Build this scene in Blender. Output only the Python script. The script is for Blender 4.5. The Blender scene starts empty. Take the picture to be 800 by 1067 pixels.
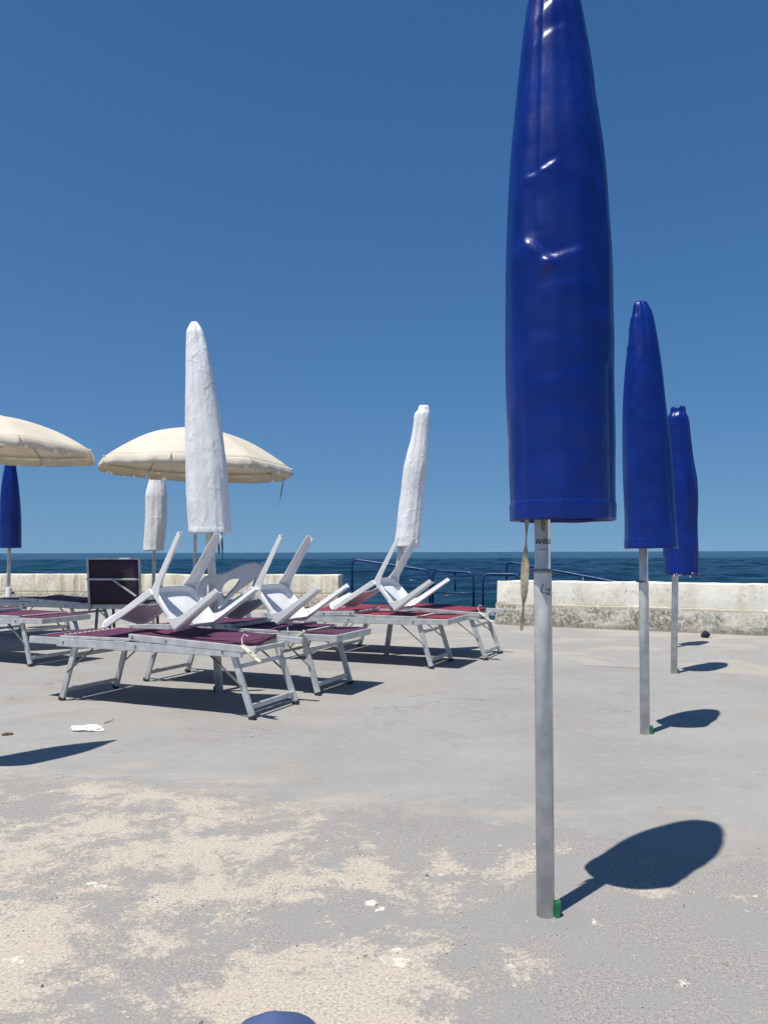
import bpy, bmesh, math, random
import numpy as np
from mathutils import Vector, Matrix, noise

random.seed(7)
scene = bpy.context.scene
COL = scene.collection
R = math.radians

# ------------------------------------------------------------------ camera
CAM_H = 1.05
FPX = 801.0                      # focal length in photo pixels (800 x 1067)
PITCH = math.atan(41.8 / FPX)
ROLL = -0.0030
CAMROT = Matrix.Rotation(math.pi / 2 + PITCH, 3, 'X') @ Matrix.Rotation(ROLL, 3, 'Z')
CAMPOS = Vector((0, 0, CAM_H))


def ray(px, py):
    return CAMROT @ Vector(((px - 400) / FPX, -(py - 533.5) / FPX, -1))


def gnd(px, py, z=0.0):
    r = ray(px, py)
    return CAMPOS + r * ((z - CAM_H) / r.z)


def at(px, py, d):
    r = ray(px, py)
    return CAMPOS + r * (d / r.y)


cam_d = bpy.data.cameras.new('camera')
cam = bpy.data.objects.new('camera', cam_d)
COL.objects.link(cam)
cam_d.sensor_fit = 'VERTICAL'
cam_d.sensor_height = 36
cam_d.lens = FPX / 1067 * 36
cam_d.clip_end = 60000
cam_d.clip_start = 0.05
cam.matrix_world = Matrix.Translation(CAMPOS) @ CAMROT.to_4x4()
scene.camera = cam

# ------------------------------------------------------------------ light
SUN_EL = 70.3
SKY_K, SKY_L, SKY_S = 0.53, 0.098, 1.27
SAZ = Vector((-0.69, -0.725))            # horizontal direction towards the sun
SAZ.normalize()
w = bpy.data.worlds.new('World')
scene.world = w
w.use_nodes = True
wn = w.node_tree
wn.nodes.clear()
sky = wn.nodes.new('ShaderNodeTexSky')
sky.sky_type = 'NISHITA'
sky.sun_disc = False
sky.sun_elevation = R(SUN_EL)
sky.sun_rotation = math.atan2(SAZ.x, SAZ.y)
sky.altitude = 0
sky.air_density = 0.8
sky.dust_density = 1.0
sky.ozone_density = 4.0
bg = wn.nodes.new('ShaderNodeBackground')
bg.inputs['Strength'].default_value = 0.074
wo = wn.nodes.new('ShaderNodeOutputWorld')
# the view vector is lifted a little so that the clear deep blue reaches down to the sea line
stc = wn.nodes.new('ShaderNodeTexCoord')
smp = wn.nodes.new('ShaderNodeMapping')
smp.inputs['Scale'].default_value = (1, 1, SKY_K)
smp.inputs['Location'].default_value = (0, 0, SKY_L)
shs = wn.nodes.new('ShaderNodeHueSaturation')
shs.inputs['Saturation'].default_value = SKY_S
wn.links.new(stc.outputs['Generated'], smp.inputs['Vector'])
wn.links.new(smp.outputs[0], sky.inputs['Vector'])
wn.links.new(sky.outputs[0], shs.inputs['Color'])
wn.links.new(shs.outputs[0], bg.inputs[0])
wn.links.new(bg.outputs[0], wo.inputs[0])

sl = bpy.data.lights.new('sun', 'SUN')
sl.energy = 4.0
sl.angle = R(0.53)
sl.color = (1.0, 0.955, 0.89)
so = bpy.data.objects.new('sun', sl)
COL.objects.link(so)
to_sun = Vector((SAZ.x * math.cos(R(SUN_EL)), SAZ.y * math.cos(R(SUN_EL)), math.sin(R(SUN_EL))))
so.rotation_euler = to_sun.to_track_quat('Z', 'Y').to_euler()
so.location = to_sun * 40

scene.view_settings.view_transform = 'Standard'
scene.view_settings.look = 'None'
scene.view_settings.gamma = 1
scene.view_settings.exposure = 0.45
scene.render.engine = 'CYCLES'
scene.cycles.use_denoising = True
scene.cycles.max_bounces = 6


# ------------------------------------------------------------------ materials
class NT:
    def __init__(self, name):
        self.m = bpy.data.materials.new(name)
        self.m.use_nodes = True
        self.t = self.m.node_tree
        self.b = self.t.nodes['Principled BSDF']
        self.out = self.t.nodes['Material Output']
        self._co = None

    def n(self, typ, **kw):
        nd = self.t.nodes.new(typ)
        for k, v in kw.items():
            setattr(nd, k, v)
        return nd

    def put(self, sock, val):
        if isinstance(val, bpy.types.NodeSocket):
            self.t.links.new(val, sock)
        else:
            sock.default_value = val

    def co(self):
        if self._co is None:
            self._co = self.n('ShaderNodeTexCoord').outputs['Object']
        return self._co

    def scaled(self, sc, loc=(0, 0, 0)):
        mp = self.n('ShaderNodeMapping')
        self.put(mp.inputs['Vector'], self.co())
        mp.inputs['Scale'].default_value = sc
        mp.inputs['Location'].default_value = loc
        return mp.outputs[0]

    def noise(self, scale, detail=4, rough=0.55, vec=None, dist=0.0):
        nd = self.n('ShaderNodeTexNoise')
        self.put(nd.inputs['Vector'], vec if vec is not None else self.co())
        nd.inputs['Scale'].default_value = scale
        nd.inputs['Detail'].default_value = detail
        nd.inputs['Roughness'].default_value = rough
        nd.inputs['Distortion'].default_value = dist
        return nd.outputs[0]

    def vor(self, scale, vec=None, feature='F1', out='Distance'):
        nd = self.n('ShaderNodeTexVoronoi', feature=feature)
        self.put(nd.inputs['Vector'], vec if vec is not None else self.co())
        nd.inputs['Scale'].default_value = scale
        return nd.outputs[out]

    def math(self, op, a, b=0.0, c=None, clamp=False):
        nd = self.n('ShaderNodeMath', operation=op, use_clamp=clamp)
        self.put(nd.inputs[0], a)
        self.put(nd.inputs[1], b)
        if c is not None:
            self.put(nd.inputs[2], c)
        return nd.outputs[0]

    def step(self, v, lo, hi, t0=0.0, t1=1.0):
        nd = self.n('ShaderNodeMapRange', interpolation_type='SMOOTHSTEP')
        self.put(nd.inputs['Value'], v)
        nd.inputs['From Min'].default_value = lo
        nd.inputs['From Max'].default_value = hi
        nd.inputs['To Min'].default_value = t0
        nd.inputs['To Max'].default_value = t1
        return nd.outputs[0]

    def mix(self, f, a, b):
        nd = self.n('ShaderNodeMix', data_type='RGBA')
        self.put(nd.inputs[0], f)
        self.put(nd.inputs[6], a if isinstance(a, bpy.types.NodeSocket) else (*a, 1))
        self.put(nd.inputs[7], b if isinstance(b, bpy.types.NodeSocket) else (*b, 1))
        return nd.outputs[2]

    def xyz(self):
        nd = self.n('ShaderNodeSeparateXYZ')
        self.put(nd.inputs[0], self.co())
        return nd.outputs

    def bump(self, h, strength, dist=0.01, normal=None):
        nd = self.n('ShaderNodeBump')
        nd.inputs['Strength'].default_value = strength
        nd.inputs['Distance'].default_value = dist
        self.put(nd.inputs['Height'], h)
        if normal is not None:
            self.put(nd.inputs['Normal'], normal)
        return nd.outputs[0]

    def set(self, **kw):
        for k, v in kw.items():
            s = self.b.inputs[k.replace('_', ' ')]
            if isinstance(v, tuple) and len(v) == 3 and s.type == 'RGBA':
                v = (*v, 1)
            self.put(s, v)
        return self


def simple(name, col, rough=0.5, metal=0.0, var=0.12, vscale=9.0, bump=0.15, bscale=60.0, dirt=None):
    t = NT(name)
    n1 = t.noise(vscale, 5, 0.6)
    dark = tuple(c * (1 - var * 1.6) for c in col)
    lite = tuple(min(1, c * (1 + var)) for c in col)
    c = t.mix(t.step(n1, 0.3, 0.7), dark, lite)
    if dirt:
        m = t.step(t.noise(dirt[1], 6, 0.65), dirt[2], dirt[2] + 0.12)
        c = t.mix(m, c, dirt[0])
    t.set(Base_Color=c, Metallic=metal, Roughness=t.step(t.noise(vscale * 2.3, 3), 0.3, 0.7, rough * 0.8, min(1, rough * 1.2)))
    if bump:
        t.set(Normal=t.bump(t.noise(bscale, 3), bump, 0.002))
    return t.m


M = {}
M['blue_vinyl'] = None


def vinyl():
    t = NT('blue_vinyl')
    base = t.mix(t.step(t.noise(5, 4), 0.35, 0.7), (0.0014, 0.0155, 0.150), (0.0028, 0.025, 0.210))
    wear = t.step(t.noise(38, 8, 0.75), 0.70, 0.80, 0, 0.55)          # chalky scuffs
    base = t.mix(wear, base, (0.04, 0.075, 0.23))
    spots = t.step(t.vor(26), 0.0, 0.055, 1.0, 0.0)
    keep = t.step(t.noise(6, 2), 0.55, 0.62)
    base = t.mix(t.math('MULTIPLY', spots, keep), base, (0.35, 0.4, 0.5))
    h = t.noise(7, 5, 0.5, t.scaled((1, 1, 0.45)), 0.6)
    h2 = t.noise(45, 4, 0.6)
    nb = t.bump(h, 0.22, 0.03)
    nb = t.bump(h2, 0.12, 0.003, nb)
    t.set(Base_Color=base, Roughness=t.step(t.noise(11, 5), 0.3, 0.7, 0.25, 0.38), Normal=nb)
    t.b.inputs['Specular IOR Level'].default_value = 0.34
    return t.m


def whitecloth():
    t = NT('white_cover_cloth')
    base = t.mix(t.step(t.noise(4, 4), 0.3, 0.7), (0.70, 0.70, 0.70), (0.82, 0.82, 0.82))
    base = t.mix(t.step(t.noise(9, 6, 0.7), 0.62, 0.78, 0, 0.35), base, (0.52, 0.50, 0.46))
    h = t.noise(9, 4, 0.5, t.scaled((1, 1, 0.42)), 0.7)
    h2 = t.noise(240, 2)
    nb = t.bump(h, 0.32, 0.03)
    cr = t.math('ABSOLUTE', t.math('SUBTRACT', t.noise(5.5, 3, 0.5, t.scaled((1, 1, 0.75), (3, 1, 2)), 0.5), 0.5))
    nb = t.bump(t.step(cr, 0.0, 0.06, 1.0, 0.0), 0.22, 0.006, nb)
    nb = t.bump(h2, 0.1, 0.001, nb)
    t.set(Base_Color=base, Roughness=0.62, Normal=nb)
    return t.m


def cream():
    t = NT('cream_canopy_cloth')
    base = t.mix(t.step(t.noise(3, 5), 0.3, 0.7), (0.74, 0.675, 0.545), (0.83, 0.765, 0.635))
    base = t.mix(t.step(t.noise(7, 6, 0.7), 0.6, 0.8, 0, 0.35), base, (0.58, 0.51, 0.40))
    nb = t.bump(t.noise(9, 4, 0.5), 0.25, 0.02)
    t.set(Base_Color=base, Roughness=0.8, Normal=nb)
    tr = t.n('ShaderNodeBsdfTranslucent')
    t.put(tr.inputs[0], base)
    t.put(tr.inputs['Normal'], nb)
    mx = t.n('ShaderNodeMixShader')
    mx.inputs[0].default_value = 0.28
    t.t.links.new(t.b.outputs[0], mx.inputs[1])
    t.t.links.new(tr.outputs[0], mx.inputs[2])
    t.t.links.new(mx.outputs[0], t.out.inputs[0])
    return t.m


def mesh_fabric(name, c1, c2):
    t = NT(name)
    base = t.mix(t.step(t.noise(6, 5, 0.6), 0.3, 0.7), c1, c2)
    base = t.mix(t.step(t.noise(22, 5, 0.7), 0.62, 0.8, 0, 0.4), base, tuple(min(1, c * 1.6 + 0.03) for c in c2))
    wv = t.n('ShaderNodeTexChecker')
    t.put(wv.inputs['Vector'], t.co())
    wv.inputs['Scale'].default_value = 260
    base = t.mix(t.math('MULTIPLY', wv.outputs['Fac'], 0.18), base, (0.03, 0.01, 0.02))
    nb = t.bump(t.noise(7, 3), 0.3, 0.02)
    t.set(Base_Color=base, Roughness=0.75, Normal=nb)
    return t.m


def plastic(name, col):
    t = NT(name)
    base = t.mix(t.step(t.noise(5, 5), 0.3, 0.75), tuple(c * 0.9 for c in col), col)
    base = t.mix(t.step(t.noise(17, 7, 0.7), 0.60, 0.78, 0, 0.4), base, tuple(c * f for c, f in zip(col, (0.66, 0.64, 0.60))))
    nb = t.bump(t.noise(120, 3), 0.08, 0.002)
    t.set(Base_Color=base, Roughness=t.step(t.noise(14, 4), 0.3, 0.7, 0.28, 0.5), Normal=nb)
    t.b.inputs['Subsurface Weight'].default_value = 0.0
    return t.m


def wallmat(name, lime, stain_col, grime_band, streak=0.0):
    """lime-washed concrete: chips, rust streaks; grime_band = mould density in the lower tier"""
    t = NT(name)
    x, y, z = t.xyz()
    base = t.mix(t.step(t.noise(2.2, 5), 0.3, 0.7), tuple(c * 0.86 for c in lime), lime)
    base = t.mix(t.step(t.noise(1.4, 7, 0.68), 0.50, 0.72, 0, 0.75), base, stain_col)
    st = t.noise(1.0, 5, 0.65, t.scaled((7, 7, 0.9)))
    base = t.mix(t.step(st, 0.47, 0.66, 0, streak), base, (0.40, 0.30, 0.17))
    base = t.mix(t.step(t.noise(1.0, 7, 0.75, t.scaled((3.5, 3.5, 1.2), (7, 0, 0))), 0.54, 0.66, 0, streak), base, (0.30, 0.24, 0.15))
    spk = t.step(t.noise(20, 8, 0.8), 0.52, 0.64, 0, 0.8)
    where = t.step(t.noise(1.9, 5), 0.40, 0.62)
    base = t.mix(t.math('MULTIPLY', spk, where), base, (0.23, 0.20, 0.15))
    # mould growing on the damp lower tier
    low = t.step(z, 0.29, 0.33, 1.0, 0.0)
    big = t.step(t.noise(1.1, 5, 0.6, t.scaled((1, 1, 1.5), (3.1, 0, 0))), 0.30, 0.50)
    fine = t.step(t.noise(19, 9, 0.85), 0.36, 0.58)
    mm = t.math('MULTIPLY', t.math('MULTIPLY', low, big), fine)
    mm = t.math('MULTIPLY', mm, grime_band)
    base = t.mix(mm, base, (0.105, 0.10, 0.07))
    foot = t.step(t.math('ADD', z, t.math('MULTIPLY', t.noise(6, 5), 0.10)), 0.05, 0.13, 0.75, 0.0)
    base = t.mix(foot, base, (0.27, 0.24, 0.19))
    ledge = t.math('MULTIPLY', t.step(t.math('ABSOLUTE', t.math('SUBTRACT', z, 0.30)), 0.012, 0.03, 0.8, 0.0), t.step(t.noise(8, 6, 0.7), 0.3, 0.55))
    base = t.mix(ledge, base, (0.40, 0.36, 0.27))
    nb = t.bump(t.noise(5, 8, 0.65), 0.45, 0.03)
    nb = t.bump(t.noise(60, 5, 0.7), 0.3, 0.006, nb)
    t.set(Base_Color=base, Roughness=0.9, Normal=nb)
    return t.m


M['vinyl'] = vinyl()
M['white_cloth'] = whitecloth()
M['cream'] = cream()
M['pole'] = simple('grey_pole_metal', (0.60, 0.61, 0.60), 0.42, 0.06, 0.14, 14, 0.1, 90, ((0.22, 0.2, 0.17), 30, 0.66))
M['alu'] = simple('painted_aluminium', (0.53, 0.54, 0.54), 0.38, 0.22, 0.12, 12, 0.12, 90, ((0.27, 0.25, 0.22), 34, 0.64))
M['alu_dark'] = simple('weathered_steel', (0.20, 0.20, 0.20), 0.5, 0.4, 0.2, 16, 0.2, 90)
M['rubber'] = simple('dark_rubber', (0.03, 0.03, 0.03), 0.75)
M['purple'] = mesh_fabric('burgundy_mesh', (0.075, 0.015, 0.050), (0.118, 0.024, 0.074))
M['red'] = mesh_fabric('crimson_mesh', (0.17, 0.018, 0.034), (0.26, 0.03, 0.05))
M['plum'] = mesh_fabric('dark_plum_mesh', (0.034, 0.016, 0.036), (0.05, 0.024, 0.05))
M['plastic'] = plastic('white_plastic', (0.80, 0.80, 0.795))
M['plastic_shaded'] = plastic('shade_grey_plastic', (0.62, 0.63, 0.64))  # white chair plastic again, with the armchair's shade mixed into its colour
M['cord'] = simple('white_cord', (0.75, 0.72, 0.66), 0.8)
M['clip'] = simple('yellowed_plastic', (0.68, 0.62, 0.48), 0.5, 0, 0.2, 30)
M['green'] = simple('green_plastic', (0.012, 0.17, 0.06), 0.35, 0, 0.25, 30)
M['rail'] = simple('blue_rail_paint', (0.006, 0.042, 0.15), 0.4, 0.1, 0.25, 9, 0.2, 60, ((0.10, 0.05, 0.03), 26, 0.68))
M['thread'] = simple('sewing_thread', (0.12, 0.14, 0.26), 0.8)
M['cement'] = simple('grey_cement', (0.265, 0.258, 0.248), 0.9, 0, 0.10, 18, 0.4, 160)
M['ink'] = simple('black_ink', (0.02, 0.02, 0.022), 0.6, 0, 0.3, 40)
M['strap'] = simple('beige_webbing', (0.50, 0.42, 0.29), 0.85, 0, 0.22, 25, 0.5, 300, ((0.30, 0.27, 0.23), 20, 0.55))
M['strap_dark'] = simple('navy_webbing', (0.06, 0.075, 0.11), 0.85, 0, 0.2, 25, 0.4, 300)
M['strap_grey'] = simple('grey_webbing', (0.26, 0.235, 0.20), 0.85, 0, 0.2, 25, 0.4, 300)
M['paper'] = simple('white_paper', (0.80, 0.78, 0.73), 0.8, 0, 0.06, 20, 0.3, 50)
M['navy'] = simple('navy_cloth', (0.012, 0.014, 0.035), 0.8, 0, 0.3, 30, 0.6, 40)
M['bag'] = simple('blue_bag_cloth', (0.052, 0.085, 0.20), 0.8, 0, 0.08, 12, 0.3, 260)
M['hinge'] = simple('black_knob', (0.02, 0.02, 0.02), 0.4)
M['skin'] = simple('skin', (0.42, 0.22, 0.15), 0.5, 0, 0.08, 12, 0.1)
M['hair'] = simple('dark_hair', (0.02, 0.014, 0.01), 0.6, 0, 0.3, 40)
M['swimwear'] = simple('red_swimwear', (0.40, 0.03, 0.03), 0.7)
M['leaf'] = simple('dry_leaf', (0.12, 0.07, 0.035), 0.8, 0, 0.3, 60)
M['wall_l'] = wallmat('left_wall_limewash', (0.76, 0.715, 0.59), (0.52, 0.45, 0.30), 0.8, 0.7)
M['wall_r'] = wallmat('right_wall_limewash', (0.78, 0.755, 0.66), (0.62, 0.56, 0.43), 1.0, 0.14)


def terrace_mat():
    t = NT('worn_painted_concrete')
    x, y, z = t.xyz()
    # ------- paint
    paint = t.mix(t.step(t.noise(0.7, 6, 0.6), 0.3, 0.7), (0.268, 0.260, 0.243), (0.325, 0.315, 0.294))
    paint = t.mix(t.step(t.noise(2.6, 6, 0.62, None, 0.8), 0.48, 0.70, 0, 0.55), paint, (0.262, 0.243, 0.215))
    paint = t.mix(t.step(t.noise(95, 4, 0.7), 0.56, 0.68, 0, 0.45), paint, (0.40, 0.385, 0.355))
    paint = t.mix(t.step(t.noise(130, 3, 0.7), 0.62, 0.72, 0, 0.55), paint, (0.15, 0.145, 0.135))
    # faint long sweep marks
    sw = t.noise(1.0, 5, 0.6, t.scaled((0.8, 5.0, 1)))
    paint = t.mix(t.step(sw, 0.52, 0.7, 0, 0.25), paint, (0.335, 0.33, 0.32))
    paint = t.mix(t.step(t.noise(16, 7, 0.75), 0.54, 0.64, 0, 0.5), paint, (0.385, 0.365, 0.33))
    paint = t.mix(t.step(t.noise(11, 7, 0.75, t.scaled((1, 1, 1), (5, 5, 0))), 0.56, 0.68, 0, 0.45), paint, (0.215, 0.206, 0.188))
    paint = t.mix(t.step(t.noise(0.45, 5, 0.6, t.scaled((1, 1, 1), (8, 1, 0))), 0.50, 0.62, 0, 0.35), paint, (0.335, 0.315, 0.28))
    ck = t.math('ABSOLUTE', t.math('SUBTRACT', t.noise(0.9, 6, 0.62, t.scaled((1, 1, 1), (2.2, 6.1, 0))), 0.5))
    ckm = t.math('MULTIPLY', t.step(ck, 0.0008, 0.0030, 0.75, 0.0), t.step(t.noise(0.8, 3, 0.5, t.scaled((1, 1, 1), (1, 9, 0))), 0.53, 0.60))
    paint = t.mix(ckm, paint, (0.13, 0.122, 0.11))
    # ------- bare aggregate
    grain = t.noise(120, 8, 0.9)
    bare = t.mix(t.step(grain, 0.36, 0.62), (0.25, 0.21, 0.165), (0.66, 0.59, 0.49))
    bare = t.mix(t.step(t.noise(6, 6, 0.7), 0.42, 0.66, 0, 0.6), bare, (0.50, 0.43, 0.355))
    bare = t.mix(t.step(t.noise(75, 6, 0.85), 0.545, 0.60, 0, 0.75), bare, (0.235, 0.22, 0.195))
    bare = t.mix(t.step(t.noise(160, 3, 0.7), 0.62, 0.68, 0, 0.85), bare, (0.13, 0.12, 0.11))
    cream_c = (0.66, 0.595, 0.50)
    rough = t.mix(t.step(t.noise(130, 7, 0.9), 0.36, 0.64), (0.17, 0.162, 0.150), (0.405, 0.387, 0.358))
    rough = t.mix(t.step(t.vor(95), 0.12, 0.30, 0.7, 0.0), rough, t.mix(t.step(t.noise(60, 2), 0.45, 0.55), (0.50, 0.46, 0.40), (0.20, 0.195, 0.185)))
    rough = t.mix(t.step(t.noise(62, 6, 0.85), 0.575, 0.61, 0, 0.8), rough, (0.50, 0.445, 0.365))
    rough = t.mix(t.step(t.noise(140, 3, 0.7), 0.63, 0.68, 0, 0.8), rough, (0.10, 0.097, 0.092))
    # ------- where the paint has gone: D < 0 is the worn part nearest the camera
    line = t.math('ADD', t.math('MULTIPLY', x, 0.34), t.math('SUBTRACT', y, 3.10))
    wob = t.math('SUBTRACT', t.noise(1.3, 6, 0.62), 0.5)
    wob2 = t.math('SUBTRACT', t.noise(11, 8, 0.8), 0.5)
    wob3 = t.math('SUBTRACT', t.noise(70, 5, 0.85), 0.5)
    D = t.math('ADD', line, t.math('ADD', t.math('MULTIPLY', wob, 0.9), t.math('ADD', t.math('MULTIPLY', wob2, 0.75), t.math('MULTIPLY', wob3, 0.55))))
    worn = t.step(D, -0.05, 0.04, 1.0, 0.0)
    # bare beige: dense on the left, thin on the right, broken up down to single grains
    lft = t.step(x, -0.7, 1.0, 0.0, 0.125)
    patch = t.noise(1.7, 9, 0.74, t.scaled((1, 1.15, 1), (4.3, 1.7, 0)), 0.4)
    tear = t.math('ADD', t.math('MULTIPLY', wob2, 0.30), t.math('MULTIPLY', wob3, 0.42))
    pv = t.math('ADD', patch, tear)
    bmask = t.math('MULTIPLY', worn, t.step(t.math('SUBTRACT', pv, lft), 0.455, 0.515))
    # scattered crisp chips
    chips = t.step(t.math('ADD', t.noise(6.5, 7, 0.66, t.scaled((1, 1, 1), (9, 2, 0))), t.math('MULTIPLY', tear, 0.25)), 0.655, 0.672)
    chips = t.math('MULTIPLY', chips, worn)
    col = t.mix(worn, paint, rough)
    pm = t.step(t.math('ADD', t.noise(3.4, 7, 0.7, t.scaled((1, 1, 1), (2, 7, 0))), t.math('MULTIPLY', tear, 0.4)), 0.46, 0.53)
    col = t.mix(t.math('MULTIPLY', t.math('MULTIPLY', worn, pm), 0.6), col, (0.285, 0.276, 0.262))
    col = t.mix(bmask, col, bare)
    col = t.mix(chips, col, cream_c)
    # a thin sandy film where dust gathers on the paint just past the edge
    film = t.math('MULTIPLY', t.step(D, 0.0, 0.75, 1.0, 0.0), t.step(t.math('ADD', t.noise(2.6, 7, 0.7, t.scaled((0.6, 1.6, 1), (1, 5, 0))), t.math('MULTIPLY', wob3, 0.3)), 0.46, 0.64, 0, 0.55))
    film = t.math('MULTIPLY', film, t.math('SUBTRACT', 1.0, worn))
    col = t.mix(film, col, (0.42, 0.385, 0.32))
    # smoothed cement round the foot of the nearest umbrella
    dv = t.n('ShaderNodeVectorMath', operation='DISTANCE')
    t.put(dv.inputs[0], t.co())
    dv.inputs[1].default_value = POLE1
    cem = t.step(t.math('ADD', dv.outputs['Value'], t.math('MULTIPLY', wob2, 0.09)), 0.095, 0.125, 0.8, 0.0)
    col = t.mix(cem, col, (0.262, 0.255, 0.245))
    worn = t.math('MULTIPLY', worn, t.math('SUBTRACT', 1.0, cem))
    # further worn, sandy spots near the sea walls
    far = t.step(t.math('ADD', t.math('MULTIPLY', x, 0.42), t.math('MULTIPLY', y, 0.907)), 7.25, 7.32)
    fpatch = t.step(t.math('ADD', t.noise(1.1, 7, 0.66), t.math('MULTIPLY', tear, 0.4)), 0.50, 0.58, 0, 0.8)
    col = t.mix(t.math('MULTIPLY', far, fpatch), col, (0.43, 0.375, 0.30))
    col = t.mix(t.math('MULTIPLY', far, 0.35), col, (0.335, 0.325, 0.305))
    # pour joint between two slabs
    jn = t.math('ADD', t.math('ADD', t.math('MULTIPLY', x, 0.42), t.math('MULTIPLY', y, 0.907)), t.math('MULTIPLY', wob2, 0.05))
    jm = t.step(t.math('ABSOLUTE', t.math('SUBTRACT', jn, 7.28)), 0.006, 0.018, 0.8, 0.0)
    jm = t.math('MULTIPLY', jm, t.step(t.noise(1.3, 3), 0.42, 0.55))
    col = t.mix(jm, col, (0.12, 0.115, 0.105))
    # relief
    h = t.math('ADD', t.math('MULTIPLY', worn, t.noise(110, 6, 0.8)), t.math('ADD', t.math('MULTIPLY', bmask, -0.6), t.math('MULTIPLY', worn, -0.9)))
    nb = t.bump(t.noise(3, 6, 0.6), 0.15, 0.03)
    nb = t.bump(t.noise(140, 4, 0.7), 0.14, 0.003, nb)
    nb = t.bump(h, 0.45, 0.005, nb)
    t.set(Base_Color=col, Roughness=0.88, Normal=nb)
    t.b.inputs['Specular IOR Level'].default_value = 0.25
    return t.m


def sea_mat():
    t = NT('sea_water')
    a = t.noise(1.0, 7, 0.62, t.scaled((0.16, 0.30, 1)), 0.5)
    b = t.noise(1.0, 6, 0.65, t.scaled((0.9, 1.7, 1)), 0.5)
    c = t.noise(1.0, 6, 0.6, t.scaled((0.010, 0.022, 1)))
    far = t.noise(1.0, 5, 0.6, t.scaled((0.03, 0.006, 1)))
    h = t.math('ADD', t.math('MULTIPLY', a, 0.8), t.math('MULTIPLY', b, 0.40))
    col = t.mix(t.step(c, 0.35, 0.68), (0.0018, 0.017, 0.034), (0.0045, 0.031, 0.050))
    col = t.mix(t.step(a, 0.46, 0.66, 0, 0.8), col, (0.009, 0.050, 0.080))
    col = t.mix(t.step(far, 0.50, 0.68, 0, 0.5), col, (0.0015, 0.012, 0.034))
    foam = t.step(t.noise(1.0, 6, 0.6, t.scaled((0.16, 0.33, 1), (5, 3, 0))), 0.705, 0.73)
    foam = t.math('MULTIPLY', foam, t.step(b, 0.47, 0.56))
    col = t.mix(foam, col, (0.55, 0.6, 0.62))
    nb = t.bump(h, 0.9, 0.45)
    t.set(Base_Color=col, Roughness=0.20, Normal=nb, IOR=1.33)
    t.b.inputs['Specular IOR Level'].default_value = 0.25
    return t.m


POLE1 = tuple(gnd(568, 953))
M['terrace'] = terrace_mat()
M['sea'] = sea_mat()


# ------------------------------------------------------------------ mesh helpers
class MB:
    def __init__(self):
        self.bm = bmesh.new()

    def poly(self, ring_list, closed=True, caps=True):
        """loft equal-length vertex rings"""
        bm = self.bm
        rs = [[bm.verts.new(p) for p in ring] for ring in ring_list]
        n = len(rs[0])
        for a, b in zip(rs, rs[1:]):
            for i in range(n if closed else n - 1):
                j = (i + 1) % n
                bm.faces.new((a[i], a[j], b[j], b[i]))
        if caps and closed:
            bm.faces.new(list(reversed(rs[0])))
            bm.faces.new(rs[-1])
        return rs

    def bar(self, a, b, wd, ht, up=(0, 0, 1)):
        a, b = Vector(a), Vector(b)
        d = (b - a).normalized()
        s = d.cross(Vector(up))
        if s.length < 1e-4:
            s = d.cross(Vector((0, 1, 0)))
        s.normalize()
        u = s.cross(d).normalized()
        off = [s * wd / 2 + u * ht / 2, -s * wd / 2 + u * ht / 2, -s * wd / 2 - u * ht / 2, s * wd / 2 - u * ht / 2]
        self.poly([[a + o for o in off], [b + o for o in off]])
        return self

    def tube(self, pts, r, seg=10, caps=True):
        pts = [Vector(p) for p in pts]
        rings = []
        n = len(pts)
        prev = None
        for i, p in enumerate(pts):
            d = (pts[min(i + 1, n - 1)] - pts[max(i - 1, 0)]).normalized()
            if prev is None:
                s = d.cross(Vector((0, 0, 1)))
                if s.length < 1e-3:
                    s = Vector((1, 0, 0))
            else:
                s = prev - d * prev.dot(d)
            s.normalize()
            prev = s
            u = d.cross(s)
            rr = r[i] if isinstance(r, (list, tuple)) else r
            rings.append([p + (s * math.cos(2 * math.pi * k / seg) + u * math.sin(2 * math.pi * k / seg)) * rr for k in range(seg)])
        self.poly(rings, True, caps)
        return self

    def lathe(self, prof, c=(0, 0, 0), seg=20):
        c = Vector(c)
        rings = [[c + Vector((r * math.cos(2 * math.pi * k / seg), r * math.sin(2 * math.pi * k / seg), z)) for k in range(seg)] for r, z in prof]
        self.poly(rings)
        return self

    def build(self, name, mat, parent=None, smooth=False, bevel=0.0, solid=0.0, off=0.0, sub=0):
        bmesh.ops.recalc_face_normals(self.bm, faces=self.bm.faces)
        me = bpy.data.meshes.new(name)
        self.bm.to_mesh(me)
        self.bm.free()
        o = bpy.data.objects.new(name, me)
        COL.objects.link(o)
        me.materials.append(mat)
        if parent is not None:
            o.parent = parent
        if smooth:
            for p in me.polygons:
                p.use_smooth = True
        if solid:
            m = o.modifiers.new('thickness', 'SOLIDIFY')
            m.thickness = solid
            m.offset = off
        if bevel:
            m = o.modifiers.new('edges', 'BEVEL')
            m.width = bevel
            m.segments = 2
            m.limit_method = 'ANGLE'
            m.angle_limit = R(40)
        if sub:
            m = o.modifiers.new('smooth', 'SUBSURF')
            m.levels = sub
            m.render_levels = sub
        return o


def tag(o, label=None, cat=None, group=None, kind=None):
    if label:
        o['label'] = label
    if cat:
        o['category'] = cat
    if group:
        o['group'] = group
    if kind:
        o['kind'] = kind
    return o


def thing(name, loc, label, cat, group=None, rz=0.0):
    o = bpy.data.objects.new(name, None)
    COL.objects.link(o)
    o.location = loc
    o.rotation_euler = (0, 0, rz)
    o.empty_display_size = 0.1
    return tag(o, label, cat, group)


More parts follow.
